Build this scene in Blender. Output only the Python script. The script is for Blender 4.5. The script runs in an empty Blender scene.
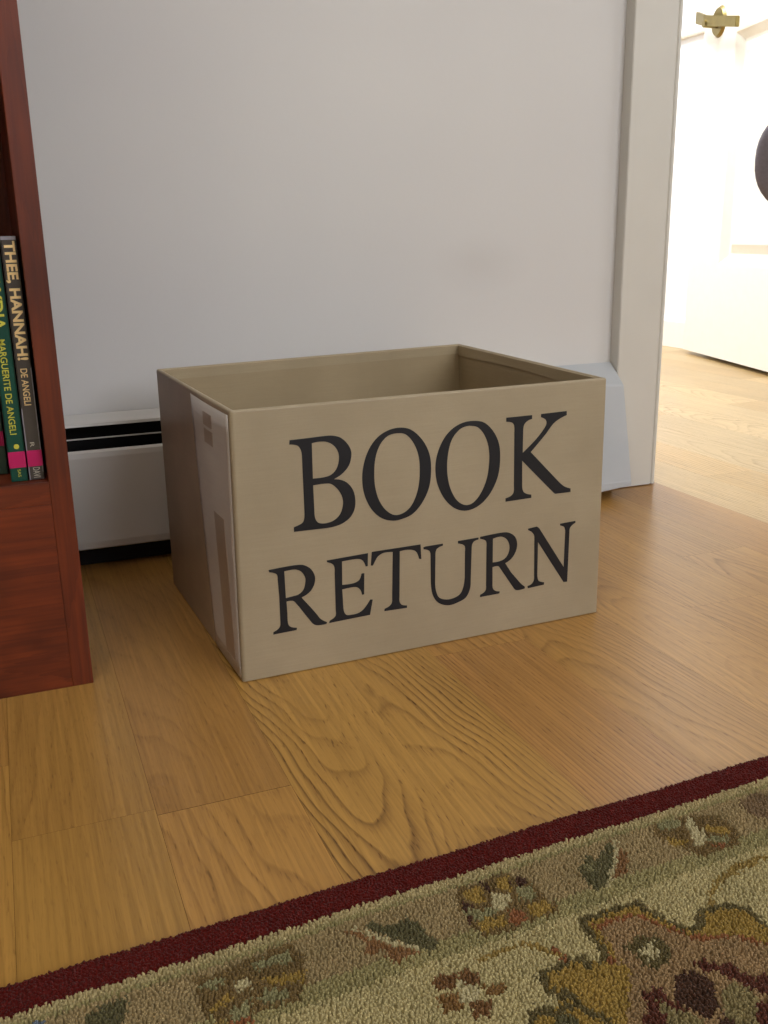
import bpy, bmesh, math, random
import numpy as np
from mathutils import Vector, Matrix
random.seed(7); rng = np.random.default_rng(5)
scene = bpy.context.scene
COL = scene.collection

# ------------------------------------------------------------------ camera
CAM = {'f': 958.87, 'loc': [-0.1807, -1.2468, 0.3924], 'F': [0.34907, 0.89481, -0.27833], 'R': [0.92954, -0.36828, -0.0182], 'D': [-0.11879, -0.25236, -0.96031]}
cd = bpy.data.cameras.new('camera'); cam = bpy.data.objects.new('camera', cd); COL.objects.link(cam)
cd.sensor_fit = 'VERTICAL'; cd.sensor_height = 36; cd.lens = CAM['f'] / 1024 * 36; cd.clip_start = .02
R_, D_, F_ = (Vector(CAM[k]) for k in 'RDF')
m = Matrix((R_, -D_, -F_)).transposed().to_4x4(); m.translation = Vector(CAM['loc']); cam.matrix_world = m
scene.camera = cam

# ------------------------------------------------------------------ light and exposure
w = bpy.data.worlds.new('world'); scene.world = w; w.use_nodes = True
w.node_tree.nodes['Background'].inputs[0].default_value = (.62, .75, 1, 1)
w.node_tree.nodes['Background'].inputs[1].default_value = .4
def area(name, loc, target, sx, sy, power, col):
    l = bpy.data.lights.new(name, 'AREA'); l.shape = 'RECTANGLE'; l.size = sx; l.size_y = sy; l.energy = power; l.color = col
    o = bpy.data.objects.new(name, l); COL.objects.link(o); o.location = loc
    o.rotation_euler = (Vector(target) - Vector(loc)).to_track_quat('-Z', 'Y').to_euler(); return o
area('unseen_right_light', (2.54, -1.7, 1.5), (0, -1.2, 1.1), 1.1, 1.1, 14, (.90, .94, 1))  # unseen source to the right, placed for its soft light on the room
area('added_front_light', (1.1, -3.12, 1.45), (.5, 0, .5), 1.3, 1.2, 55, (.93, .95, 1))  # added behind the camera to brighten the wall more than the rug
area('added_overhead_light', (-.45, -1.05, 2.33), (-.45, -1.05, 0), .5, .5, 15, (1, .96, .88))  # unseen overhead source, placed to light the box from above left
area('added_far_room_light', (-.74, 2.75, 1.6), (1.9, 1.1, .5), 1.3, 1.3, 52, (.86, .93, 1))  # unseen side source, placed to light the far room and shade the door moulding
area('added_far_overhead_fill', (1.0, 1.4, 2.33), (1.0, 1.4, 0), .8, .8, 98, (.95, .97, 1))  # no fixture here: overhead fill added to brighten the far floor
scene.view_settings.view_transform = 'Standard'; scene.view_settings.look = 'None'
scene.view_settings.gamma = 1; scene.view_settings.exposure = -0.5; scene.view_settings.use_curve_mapping = False

# ------------------------------------------------------------------ helpers
def tag(o, label=None, cat=None, group=None, kind=None):
    if label: o['label'] = label
    if cat: o['category'] = cat
    if group: o['group'] = group
    if kind: o['kind'] = kind
    return o
def empty(name, loc, rz=0):
    o = bpy.data.objects.new(name, None); o.location = loc; o.rotation_euler = (0, 0, rz); o.empty_display_size = .05
    COL.objects.link(o); return o
def link(name, me, mat, parent=None, smooth=False):
    o = bpy.data.objects.new(name, me); COL.objects.link(o)
    if mat is not None: me.materials.append(mat)
    if smooth:
        for p in me.polygons: p.use_smooth = True
    if parent is not None:
        o.parent = parent
        o.matrix_parent_inverse = parent_world(parent).inverted()
    return o
def parent_world(o):
    mw = Matrix.Translation(o.location) @ o.rotation_euler.to_matrix().to_4x4()
    if o.parent: return parent_world(o.parent) @ o.matrix_parent_inverse @ mw
    return mw
def fin(bm, name):
    bmesh.ops.recalc_face_normals(bm, faces=bm.faces); me = bpy.data.meshes.new(name); bm.to_mesh(me); bm.free(); return me
def add_box(bm, lo, hi, bev=0, seg=2):
    r = bmesh.ops.create_cube(bm, size=1); vs = r['verts']
    for v in vs:
        v.co = Vector([lo[i] + (v.co[i] + .5) * (hi[i] - lo[i]) for i in range(3)])
    if bev:
        es = list({e for v in vs for e in v.link_edges})
        bmesh.ops.bevel(bm, geom=es, offset=bev, segments=seg, affect='EDGES', profile=.5)
    return vs
def box(name, lo, hi, mat, parent=None, bev=0, seg=2):
    bm = bmesh.new(); add_box(bm, lo, hi, bev, seg); return link(name, fin(bm, name), mat, parent)
def boxes(name, lst, mat, parent=None, bev=0):
    bm = bmesh.new()
    for lo, hi in lst: add_box(bm, lo, hi, bev)
    return link(name, fin(bm, name), mat, parent)
def prism(name, prof, x0, x1, mat, parent=None, axis=0, bev=0):
    """closed profile of (a,b) extruded along an axis: axis 0 -> profile is (y,z); axis 2 -> (x,y)"""
    bm = bmesh.new()
    def P(a, b, t): return (t, a, b) if axis == 0 else ((a, b, t) if axis == 2 else (a, t, b))
    v0 = [bm.verts.new(P(a, b, x0)) for a, b in prof]; v1 = [bm.verts.new(P(a, b, x1)) for a, b in prof]
    n = len(prof); bm.faces.new(v0); bm.faces.new(v1)
    for i in range(n): bm.faces.new((v0[i], v0[(i+1) % n], v1[(i+1) % n], v1[i]))
    if bev: bmesh.ops.bevel(bm, geom=bm.edges[:], offset=bev, segments=2, affect='EDGES')
    return link(name, fin(bm, name), mat, parent)
def sheet(name, prof, x0, x1, th, mat, parent=None):
    """bent sheet metal: open polyline of (y,z), thickness th, extruded in x"""
    pts = [Vector(p) for p in prof]; nrm = []
    for i in range(len(pts)):
        a = pts[max(i-1, 0)]; b = pts[min(i+1, len(pts)-1)]; d = (b - a).normalized(); nrm.append(Vector((-d.y, d.x)))
    return prism(name, [tuple(p) for p in pts] + [tuple(p + q * th) for p, q in reversed(list(zip(pts, nrm)))], x0, x1, mat, parent)
def tube(name, pts, rad, mat, parent=None, seg=16):
    bm = bmesh.new(); pts = [Vector(p) for p in pts]; rings = []
    for i, p in enumerate(pts):
        d = (pts[min(i+1, len(pts)-1)] - pts[max(i-1, 0)]).normalized()
        up = Vector((0, 0, 1)) if abs(d.z) < .9 else Vector((1, 0, 0)); a = d.cross(up).normalized(); b = d.cross(a)
        r = rad[i] if isinstance(rad, (list, tuple)) else rad
        rings.append([bm.verts.new(p + a * r * math.cos(t) + b * r * math.sin(t)) for t in (2*math.pi*k/seg for k in range(seg))])
    for q, s in zip(rings, rings[1:]):
        for k in range(seg): bm.faces.new((q[k], q[(k+1) % seg], s[(k+1) % seg], s[k]))
    bm.faces.new(rings[0]); bm.faces.new(rings[-1]); return link(name, fin(bm, name), mat, parent, smooth=True)

# ------------------------------------------------------------------ node materials
class NT:
    def __init__(s, name):
        s.m = bpy.data.materials.new(name); s.m.use_nodes = True; s.t = s.m.node_tree; s.b = s.t.nodes['Principled BSDF']
    def n(s, kind, **kw):
        o = s.t.nodes.new(kind)
        for k, v in kw.items(): setattr(o, k, v)
        return o
    def put(s, sock, v):
        if isinstance(v, bpy.types.NodeSocket): s.t.links.new(v, sock)
        elif isinstance(v, (tuple, list)) and len(v) == 3 and sock.type == 'RGBA': sock.default_value = (*v, 1)
        else: sock.default_value = v
    def math(s, op, a, b=0.0, c=0.0, clamp=False):
        o = s.n('ShaderNodeMath', operation=op, use_clamp=clamp); s.put(o.inputs[0], a); s.put(o.inputs[1], b); s.put(o.inputs[2], c); return o.outputs[0]
    def mix(s, f, a, b, mode='MIX'):
        o = s.n('ShaderNodeMix', data_type='RGBA', blend_type=mode); s.put(o.inputs[0], f); s.put(o.inputs[6], a); s.put(o.inputs[7], b); return o.outputs[2]
    def noise(s, vec, scale, detail=3, rough=.5, out=0, dist=0):
        o = s.n('ShaderNodeTexNoise'); s.put(o.inputs['Vector'], vec); o.inputs['Scale'].default_value = scale
        o.inputs['Detail'].default_value = detail; o.inputs['Roughness'].default_value = rough; o.inputs['Distortion'].default_value = dist; return o.outputs[out]
    def map(s, vec, sc=(1,1,1), loc=(0,0,0), rot=(0,0,0)):
        o = s.n('ShaderNodeMapping'); s.put(o.inputs[0], vec); o.inputs['Scale'].default_value = sc; o.inputs['Location'].default_value = loc; o.inputs['Rotation'].default_value = rot; return o.outputs[0]
    def comb(s, x, y, z=0.0):
        o = s.n('ShaderNodeCombineXYZ'); s.put(o.inputs[0], x); s.put(o.inputs[1], y); s.put(o.inputs[2], z); return o.outputs[0]
    def sep(s, v):
        o = s.n('ShaderNodeSeparateXYZ'); s.put(o.inputs[0], v); return o.outputs
    def coord(s, k='Object'): return s.n('ShaderNodeTexCoord').outputs[k]
    def ramp(s, f, stops):
        o = s.n('ShaderNodeValToRGB'); s.put(o.inputs[0], f); e = o.color_ramp.elements
        while len(e) < len(stops): e.new(.5)
        for el, (p, c) in zip(e, stops): el.position = p; el.color = (*c, 1) if len(c) == 3 else c
        return o.outputs[0]
    def rng(s, v, a, b, c=0.0, d=1.0):
        o = s.n('ShaderNodeMapRange'); s.put(o.inputs[0], v)
        for i, x in zip((1, 2, 3, 4), (a, b, c, d)): o.inputs[i].default_value = x
        return o.outputs[0]
    def bump(s, h, st=.2, dist=.001):
        o = s.n('ShaderNodeBump'); o.inputs['Strength'].default_value = st; o.inputs['Distance'].default_value = dist; s.put(o.inputs['Height'], h)
        s.t.links.new(o.outputs[0], s.b.inputs['Normal'])
    def done(s, col, rough=.5, spec=.5, metal=0, coat=0):
        s.put(s.b.inputs['Base Color'], col); s.put(s.b.inputs['Roughness'], rough); s.b.inputs['Specular IOR Level'].default_value = spec
        s.b.inputs['Metallic'].default_value = metal; s.b.inputs['Coat Weight'].default_value = coat; return s.m
def sr(r, g, b):
    f = lambda v: ((v/255+.055)/1.055)**2.4 if v > 10 else v/255/12.92
    return (f(r), f(g), f(b))
def plain(name, col, rough=.5, spec=.5, metal=0, var=.06, scale=40, coat=0, bump=0):
    t = NT(name); nz = t.noise(t.coord(), scale, 4)
    c = t.mix(t.rng(nz, .3, .7), tuple(x*(1-var) for x in col), tuple(min(1, x*(1+var)) for x in col))
    if bump: t.bump(nz, bump, .001)
    return t.done(c, rough, spec, metal, coat)

def mat_wall():
    t = NT('painted_wall'); c = t.coord(); big = t.noise(c, 2.2, 2); fine = t.noise(c, 180, 3)
    base = t.mix(t.rng(big, .35, .65), sr(212, 210, 208), sr(218, 216, 213))
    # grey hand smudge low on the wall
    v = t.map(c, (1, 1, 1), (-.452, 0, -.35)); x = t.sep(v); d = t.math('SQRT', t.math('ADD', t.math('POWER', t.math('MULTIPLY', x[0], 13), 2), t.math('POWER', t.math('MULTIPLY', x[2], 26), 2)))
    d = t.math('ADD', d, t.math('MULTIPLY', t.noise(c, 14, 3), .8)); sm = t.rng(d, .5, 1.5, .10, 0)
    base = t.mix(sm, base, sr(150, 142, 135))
    t.bump(fine, .12, .0006); return t.done(base, .62, .35)
WALL = mat_wall()
WALL2 = plain('far_room_wall_paint', sr(236, 236, 236), .6, .3, var=.02)
TRIM = plain('cream_trim_paint', sr(210, 207, 199), .38, .45, var=.02, scale=12, bump=.03)
DOORW = plain('white_door_paint', sr(238, 236, 226), .35, .45, var=.015)
CEIL = plain('ceiling_paint', sr(235, 233, 228), .8, .2, var=.02)
BLACK = plain('black_metal', (.008, .008, .009), .6, .3)
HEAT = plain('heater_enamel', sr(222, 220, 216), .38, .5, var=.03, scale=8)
def mat_cap():
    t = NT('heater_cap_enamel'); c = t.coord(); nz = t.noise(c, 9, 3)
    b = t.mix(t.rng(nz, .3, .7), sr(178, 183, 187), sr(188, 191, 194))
    q = t.map(c, (1, 1, 1), (-.652, 0, -.105), (0, .45, 0)); x = t.sep(q)     # one small scuff
    d = t.math('MAXIMUM', t.math('MULTIPLY', t.math('ABSOLUTE', x[2]), 900), t.math('MULTIPLY', t.math('ABSOLUTE', x[0]), 90))
    return t.done(t.mix(t.rng(d, .6, 1.2, .45, 0), b, sr(110, 105, 100)), .34, .5)
CAP = mat_cap()

def mat_floor():
    t = NT('oak_planks')
    def uv(nm):
        o = t.n('ShaderNodeUVMap'); o.uv_map = nm; return t.sep(o.outputs[0])
    L = uv('loc'); P1 = uv('p1'); P2 = uv('p2'); P3 = uv('p3')
    u, v = L[0], L[1]; con = uv('p4')[0]; A, B = P1[0], P1[1]; Cc, seed = P2[0], P2[1]; tone, hue = P3[0], P3[1]
    sv = t.math('MULTIPLY', seed, 13.7)
    n1 = t.noise(t.comb(t.math('MULTIPLY', u, 13), t.math('MULTIPLY', v, 4.5), sv), 1, 2)
    n2 = t.noise(t.comb(t.math('MULTIPLY', u, 60), t.math('MULTIPLY', v, 14), sv), 1, 3)
    n0 = t.noise(t.comb(t.math('MULTIPLY', u, 4), t.math('MULTIPLY', v, 2.2), t.math('ADD', sv, 5)), 1, 1)
    uu = t.math('ADD', u, t.math('MULTIPLY', t.math('SUBTRACT', n0, .5), .07))
    p = t.math('MULTIPLY', t.math('MULTIPLY', uu, uu), A)
    p = t.math('ADD', p, t.math('MULTIPLY', v, B)); p = t.math('ADD', p, t.math('MULTIPLY', u, Cc))
    big = t.noise(t.comb(t.math('MULTIPLY', u, 22), t.math('MULTIPLY', v, 8), t.math('ADD', sv, 3)), 1, 1)
    p = t.math('ADD', p, t.math('MULTIPLY', n1, 3.2)); p = t.math('ADD', p, t.math('MULTIPLY', t.math('MULTIPLY', big, t.math('ABSOLUTE', B)), .17)); p = t.math('ADD', p, t.math('MULTIPLY', n2, .45))
    f = t.math('FRACT', p)
    band = t.math('MULTIPLY', t.math('MULTIPLY', t.math('POWER', f, 4.0), t.rng(f, .88, 1, 1, 0)), t.math('MULTIPLY', con, 1.35))     # soft rise, sharp end of each ring
    vec = t.comb(t.math('MULTIPLY', u, 1), t.math('MULTIPLY', v, .05), sv)
    pores = t.noise(vec, 900, 2, .6); por = t.rng(pores, .55, .72)
    fib = t.noise(t.comb(u, t.math('MULTIPLY', v, .012), sv), 380, 3, .6)
    pv = t.comb(u, t.math('MULTIPLY', v, .13), sv)
    dash = t.rng(t.noise(pv, 620, 1, .4), .60, .70)
    patch = t.noise(t.comb(t.math('MULTIPLY', u, 9), t.math('MULTIPLY', v, 3), t.math('ADD', sv, 9)), 1, 2)
    light = t.mix(t.math('MULTIPLY', hue, -1, clamp=True), t.mix(hue, sr(182, 141, 71), sr(180, 131, 70)), sr(190, 166, 122)); dark = t.mix(hue, sr(104, 68, 26), sr(106, 62, 26))  # negative hue: paler doorway planks, part wood tone, part overexposure put into colour
    strength = t.math('MULTIPLY', band, t.rng(patch, .32, .66, .15, 1.0))
    strength = t.math('ADD', t.math('MULTIPLY', strength, .95), t.math('MULTIPLY', por, .15))
    strength = t.math('ADD', strength, t.math('MULTIPLY', dash, t.math('ADD', t.math('MULTIPLY', band, .5), .12)), clamp=True)
    c = t.mix(strength, light, dark)
    c = t.mix(1.0, c, t.ramp(fib, [(.3, (.80, .77, .72)), (.7, (1.12, 1.11, 1.10))]), 'MULTIPLY')
    blot = t.noise(t.coord(), 3.5, 2)
    c = t.mix(1.0, c, t.ramp(blot, [(.3, (.93, .91, .88)), (.7, (1.05, 1.04, 1.04))]), 'MULTIPLY')
    tv = t.n('ShaderNodeCombineColor'); [t.put(tv.inputs[i], tone) for i in range(3)]
    c = t.mix(1.0, c, tv.outputs[0], 'MULTIPLY')
    h = t.math('ADD', t.math('MULTIPLY', strength, -1), t.math('MULTIPLY', t.noise(t.coord(), 7, 2), 3))
    t.bump(h, .08, .0008)
    return t.done(c, t.rng(strength, 0, 1, .30, .44), .5)
FLOOR = mat_floor()

def mat_redwood(vertical):
    t = NT('red_varnished_wood_' + ('upright' if vertical else 'level')); c = t.coord()
    mp = t.map(c, (7, 7, 1.0) if vertical else (1.6, 3, 8))
    w0 = t.noise(mp, 1.3, 2, .5, 0, .5); fine = t.noise(t.map(c, (260, 260, 9) if vertical else (9, 60, 260)), 1, 3, .6)
    ring = t.math('FRACT', t.math('ADD', t.math('MULTIPLY', w0, 8), t.math('MULTIPLY', fine, .5)))
    knot = t.rng(t.noise(t.map(c, (9, 9, 4) if vertical else (9, 9, 22), (3.3, 0, .7)), 1, 3), .42, .66)
    a = t.mix(t.math('MULTIPLY', t.math('POWER', ring, 1.4), .42), sr(126, 54, 24), sr(72, 27, 13))
    a = t.mix(t.math('MULTIPLY', knot, .75), a, sr(50, 20, 13))
    a = t.mix(t.rng(fine, .4, .75, 0, .6), a, sr(68, 28, 20)); t.bump(fine, .12, .0006)
    return t.done(a, .42, .45)
WOODV, WOODH = mat_redwood(True), mat_redwood(False)

def mat_paper(name, c0, c1, rib=True, rough=.5, spec=.4):
    t = NT(name); c = t.coord(); n1 = t.noise(c, 9, 3); n2 = t.noise(t.map(c, (25, 25, 900)), 1, 2); fl = t.noise(c, 420, 2)
    a = t.mix(t.rng(n1, .3, .7), tuple(x*.95 for x in c0), tuple(min(1, x*1.04) for x in c1)); a = t.mix(t.rng(n2, .3, .7, 0, .24), a, tuple(x*.8 for x in c0)); a = t.mix(t.rng(fl, .5, .75, 0, .1), a, tuple(x*.72 for x in c0))
    cr = t.noise(t.map(c, (14, 14, 5)), 1, 3, .5, 0, .5)
    t.bump(t.math('ADD', t.math('MULTIPLY', n2, .35 if rib else .1), t.math('MULTIPLY', cr, 3.0)), .22, .0012); return t.done(a, rough, spec)
KRAFT = mat_paper('kraft_wrap', sr(164, 149, 122), sr(171, 156, 129))
KRAFTIN = mat_paper('kraft_inside', sr(156, 138, 106), sr(164, 146, 114), rough=.6, spec=.3)
KRAFTSIDE = mat_paper('kraft_side', sr(158, 138, 112), sr(180, 158, 130), rough=.45, spec=.4)
FLAP = mat_paper('folded_flap', sr(198, 190, 182), sr(205, 197, 188), rough=.32, spec=.55)
TAPE = mat_paper('brown_tape_mark', sr(158, 138, 118), sr(168, 148, 128), rough=.3, spec=.5)
INK = plain('black_lettering', sr(17, 17, 24), .5, .4, var=.05, scale=60)

# ------------------------------------------------------------------ the setting
# oak floor, one plank per quad, running away from the camera
XS = [-.215 + .0985 * k for k in range(-17, 30)]
XS[17+1], XS[17+2], XS[17+3], XS[17+4], XS[17+5] = -.1185, -.0200, .0790, .1710, .2720
def random_par():
    if random.random() < .45: return (random.uniform(800, 1500) * random.choice((1, -1)), random.uniform(10, 22), random.uniform(-30, 30))
    return (random.uniform(-200, 200), random.uniform(-7, 7), random.choice((1, -1)) * random.uniform(90, 200))
special = {  # column: y ends of the planks, from near to far, and each plank's (curve, rise, slant, tone, hue)
    -1: ([-1.5, -.52, .4], [(300, 4, 110, .97, .2), (0, 4, 160, .9, .4)]),
    0: ([-1.4, -.626, .35], [(200, 5, 90, .90, .15, .3), (260, -5, 80, .88, .25, .4)]),
    1: ([-1.3, -.634, .2], [(-500, 12, 60, 1.0, .45, .6), (500, 9, 60, .86, .6, .35)]),
    2: ([-1.6, .05], [(-2900, 17, -60, 1.0, .1, 1.15)]),
    3: ([-1.5, .3], [(1500, 15, 110, .99, .1, 1.0)]),
    4: ([-1.35, -.472, .2], [(60, -6, -225, .93, .8, .75), (500, 10, 90, .99, .5)]),
    5: ([-1.25, .4], [(1100, 14, 95, .97, .45)]),
    6: ([-1.45, -.15, .7], [(1500, 17, 0, 1.05, .4), (0, 5, 160, 1.02, .6)]),
    7: ([-1.3, -.47, .1], [(300, 9, 110, 1.02, .45), (200, 8, -140, 1.0, .4)]),
    8: ([-1.3, -.33, .9], [(1200, 15, 40, 1.0, .5), (200, -7, 150, .95, .5)]),
    9: ([-1.3, -.42, .16], [(200, 6, 140, 1.03, .4), (120, 7, -190, .88, .75)]),
    10: ([-.8, .35, 1.3], [(0, 5, 160, .98, -.7), (1000, 15, 30, 1.0, -.8), (200, 5, 150, 1.05, .2)][:2]),
}
verts, faces, uvd = [], [], []
for ci in range(len(XS) - 1):
    k = ci - 17; x0, x1 = XS[ci], XS[ci+1]; ys = [-3.2]; pars = []
    if k in special:
        e, ps = special[k]; ys += e; pars = [None] + ps
    while ys[-1] < 3.6:
        ys.append(min(3.6, ys[-1] + random.uniform(.55, 1.35)))
    g = {0: .00008, 1: .00016, 2: .00003, 3: .00003, 4: .00004, 5: .00008}.get(k, .00012)
    for j in range(len(ys) - 1):
        pr = pars[j] if j < len(pars) and pars[j] else (*random_par(), random.uniform(.9, 1.08) + (0 if k > 10 else 0), random.uniform(0, .8) if k <= 10 else random.uniform(-1, -.4))
        b = len(verts); a0, a1 = ys[j] + .0001, ys[j+1] - (.0004 if k == 1 else .0001)
        verts += [(x0+g, a0, 0), (x1-g, a0, 0), (x1-g, a1, 0), (x0+g, a1, 0)]; faces.append((b, b+1, b+2, b+3))
        w2 = (x1-x0)/2; sd = random.uniform(0, 5)
        uvd.append(([(-w2, a0), (w2, a0), (w2, a1), (-w2, a1)], pr, sd))
nq = len(faces); b = len(verts)
verts += [(XS[0], -3.2, -.0009), (XS[-1], -3.2, -.0009), (XS[-1], 3.6, -.0009), (XS[0], 3.6, -.0009)]; faces.append((b, b+1, b+2, b+3))
verts += [(XS[0], -3.2, -.05), (XS[-1], -3.2, -.05), (XS[-1], 3.6, -.05), (XS[0], 3.6, -.05)]; faces.append((b+7, b+6, b+5, b+4))
for i in range(4): faces.append((b+i, b+4+i, b+4+(i+1) % 4, b+(i+1) % 4))
me = bpy.data.meshes.new('floor'); me.from_pydata(verts, [], faces)
lay = {n: me.uv_layers.new(name=n) for n in ('loc', 'p1', 'p2', 'p3', 'p4')}
for pi, p in enumerate(me.polygons):
    if pi >= nq:
        p.material_index = 1; continue
    lc, pr, sd = uvd[pi]
    for q, li in enumerate(p.loop_indices):
        lay['loc'].data[li].uv = lc[q]; lay['p1'].data[li].uv = (pr[0], pr[1]); lay['p2'].data[li].uv = (pr[2], sd); lay['p3'].data[li].uv = (pr[3], pr[4]); lay['p4'].data[li].uv = (pr[5] if len(pr) > 5 else .6, 0)
fl = link('floor', me, FLOOR); me.materials.append(plain('floor_joint', sr(92, 62, 34), .8)); tag(fl, kind='structure')

S = dict(kind='structure')
X0, X1, Y0, Y1, H = -1.8, 2.6, -3.2, 3.6, 2.4
OX0, OX1, OH = .775, 1.62, 2.03
def st(o): return tag(o, kind='structure')
st(boxes('wall_back', [((X0-.1, 0, -.05), (OX0, .06, H)), ((OX1, 0, -.05), (X1+.1, .06, H)), ((OX0, 0, OH), (OX1, .06, H))], WALL))
st(boxes('wall_back_far_side', [((X0-.1, .06, -.05), (OX0, .12, H)), ((OX1, .06, -.05), (X1+.1, .12, H)), ((OX0, .06, OH), (OX1, .12, H))], WALL2))
st(box('wall_left', (X0-.1, Y0, -.05), (X0, 0, H), WALL))
st(boxes('wall_right', [((X1, Y0, -.05), (X1+.1, -2.3, H)), ((X1, -1.1, -.05), (X1+.1, 0, H)), ((X1, -2.3, -.05), (X1+.1, -1.1, .9)), ((X1, -2.3, 2.1), (X1+.1, -1.1, H))], WALL))
st(boxes('wall_front', [((X0-.1, Y0-.1, -.05), (.4, Y0, H)), ((1.8, Y0-.1, -.05), (X1+.1, Y0, H)), ((.4, Y0-.1, -.05), (1.8, Y0, .8)), ((.4, Y0-.1, 2.1), (1.8, Y0, H))], WALL))
st(box('wall_right_far_room', (1.98, .12, -.05), (2.08, Y1, H), WALL2))
st(boxes('wall_left_far_room', [((-.9, .12, -.05), (-.8, 2.05, H)), ((-.9, 3.45, -.05), (-.8, Y1, H)), ((-.9, 2.05, -.05), (-.8, 3.45, .9)), ((-.9, 2.05, 2.3), (-.8, 3.45, H))], WALL2))
st(box('wall_back_far_room', (-.9, Y1, -.05), (2.08, Y1+.1, H), WALL2))
st(box('wall_stub_far_room', (1.745, .12, -.05), (1.98, .535, H), WALL2))
st(box('ceiling', (X0-.1, Y0-.1, H), (X1+.1, Y1+.1, H+.1), CEIL))
GL = NT('window_glass'); GL.b.inputs['Transmission Weight'].default_value = 1; GLASS = GL.done((1, 1, 1), .02)
def added_window(name, xa, xb, y0, y1, z0, z1):
    r = st(boxes(name, [((xa, y0, z0), (xb, y0+.05, z1)), ((xa, y1-.05, z0), (xb, y1, z1)), ((xa, y0, z0), (xb, y1, z0+.05)), ((xa, y0, z1-.05), (xb, y1, z1)), ((xa, y0, (z0+z1)/2-.02), (xb, y1, (z0+z1)/2+.02))], TRIM))
    box('window_pane', ((xa+xb)/2-.003, y0+.05, z0+.05), ((xa+xb)/2+.003, y1-.05, z1-.05), GLASS, r)
added_window('added_window_1', 2.62, 2.67, -2.3, -1.1, .9, 2.1)  # unseen frame and pane, added to go with the right-hand light
w3 = st(boxes('added_window_3', [((.4, Y0-.07, .8), (.45, Y0-.02, 2.1)), ((1.75, Y0-.07, .8), (1.8, Y0-.02, 2.1)), ((.4, Y0-.07, .8), (1.8, Y0-.02, .85)), ((.4, Y0-.07, 2.05), (1.8, Y0-.02, 2.1)), ((1.08, Y0-.07, .8), (1.12, Y0-.02, 2.1))], TRIM))  # out of view, added in the front wall for the light behind the camera
box('window_pane', (.45, Y0-.048, .85), (1.75, Y0-.042, 2.05), GLASS, w3)
added_window('added_window_2', -.87, -.82, 2.05, 3.45, .9, 2.3)  # unseen frame and pane, added for the far room's side light
# doorway: casing with a thin bead at its inner edge, jamb and head
def casing(name, xa, xb, flip=False):
    pr = [(xa, 0), (xa, -.0195), (xa+.0015, -.021), (xb-.010, -.021), (xb-.0085, -.0185), (xb-.0065, -.0185), (xb-.005, -.0205), (xb-.001, -.0205), (xb, -.019), (xb, 0)]
    if flip: pr = [(xa+xb-x, y) for x, y in pr]
    return st(prism(name, pr, .0015, OH+.08, TRIM, axis=2))
casing('trim_1', .6825, .763); casing('trim_2', OX1+.012, OX1+.092, True)
st(prism('trim_3', [(-.021, OH+.08), (-.021, OH+.005), (0, OH+.005), (0, OH+.08)], .763, OX1+.012, TRIM))
st(boxes('trim_4', [((.763, 0, 0), (.775, .12, OH)), ((OX1, 0, 0), (OX1+.012, .12, OH)), ((.763, 0, OH), (OX1+.012, .12, OH+.012))], DOORW))
st(prism('baseboard_far_room', [(1.98, 0), (1.967, 0), (1.967, .085), (1.972, .098), (1.98, .102)], .535, Y1, DOORW, axis=1))
st(prism('trim_5', [(1.98, .978), (1.966, .978), (1.963, .984), (1.963, .994), (1.98, .998)], .535, Y1, DOORW, axis=1))
st(box('baseboard_right', (.0+X1-.014, Y0, 0), (X1, 0, .1), TRIM, bev=.003))
st(box('baseboard_back', (OX1+.095, -.014, 0), (X1-.015, 0, .1), TRIM, bev=.003))

# open white panel door in the far room
DR = {'o': [1.896, 1.345, 0.012], 'u': [-0.25766, -0.96623, 0.0], 'n': [-0.96623, 0.25766, 0.0]}
ang = math.atan2(DR['u'][1], DR['u'][0])
droot = empty('door_1', (DR['o'][0], DR['o'][1], 0), ang); tag(droot, kind='structure')
def dl(name, me_, mat, parent=droot):            # geometry given in the leaf's own frame: x along the leaf, -y or +y out of its face
    o = bpy.data.objects.new(name, me_); COL.objects.link(o); me_.materials.append(mat); o.parent = parent; return o
sgn = 1 if (Matrix.Rotation(ang, 3, 'Z') @ Vector((0, 1, 0))).dot(Vector(DR['n'])) > 0 else -1
W_, Z0_, Z1_, TH = .80, .012, 2.0, .035
us = (.205, .375, .425, .61); 
holes = [(.205, .600, .285, .925), (.205, .600, 1.10, 1.86)]
bm = bmesh.new()
xs = [0, .205, .600, W_]; zs = [Z0_, .285, .925, 1.10, 1.86, Z1_]
for i in range(3):
    for j in range(5):
        if i == 1 and j in (1, 3): continue
        add_box(bm, (xs[i], -TH, zs[j]), (xs[i+1], 0, zs[j+1]))
dl('door_frame', fin(bm, 'door_frame'), DOORW).scale = (1, sgn, 1)
for (a, b_, z0, z1) in holes:
    bm = bmesh.new(); rings = []
    for off, dep in ((0, 0), (.005, -.001), (.026, -.020), (.034, -.021), (.060, -.010), (.066, -.010)):
        rings.append([bm.verts.new((x, dep, z)) for x, z in ((a+off, z0+off), (b_-off, z0+off), (b_-off, z1-off), (a+off, z1-off))])
    for q, s_ in zip(rings, rings[1:]):
        for kk in range(4): bm.faces.new((q[kk], q[(kk+1) % 4], s_[(kk+1) % 4], s_[kk]))
    bm.faces.new(rings[-1]); back = [bm.verts.new((x, -TH+.008, z)) for x, z in ((a, z0), (b_, z0), (b_, z1), (a, z1))]; bm.faces.new(back)
    for kk in range(4): bm.faces.new((rings[0][kk], rings[0][(kk+1) % 4], back[(kk+1) % 4], back[kk]))
    dl('door_panel', fin(bm, 'door_panel'), DOORW).scale = (1, sgn, 1)
BRASS = plain('antique_brass', sr(138, 124, 78), .42, .5, 1, var=.1)
hx, hz = .10, .962
bm = bmesh.new()
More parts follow.
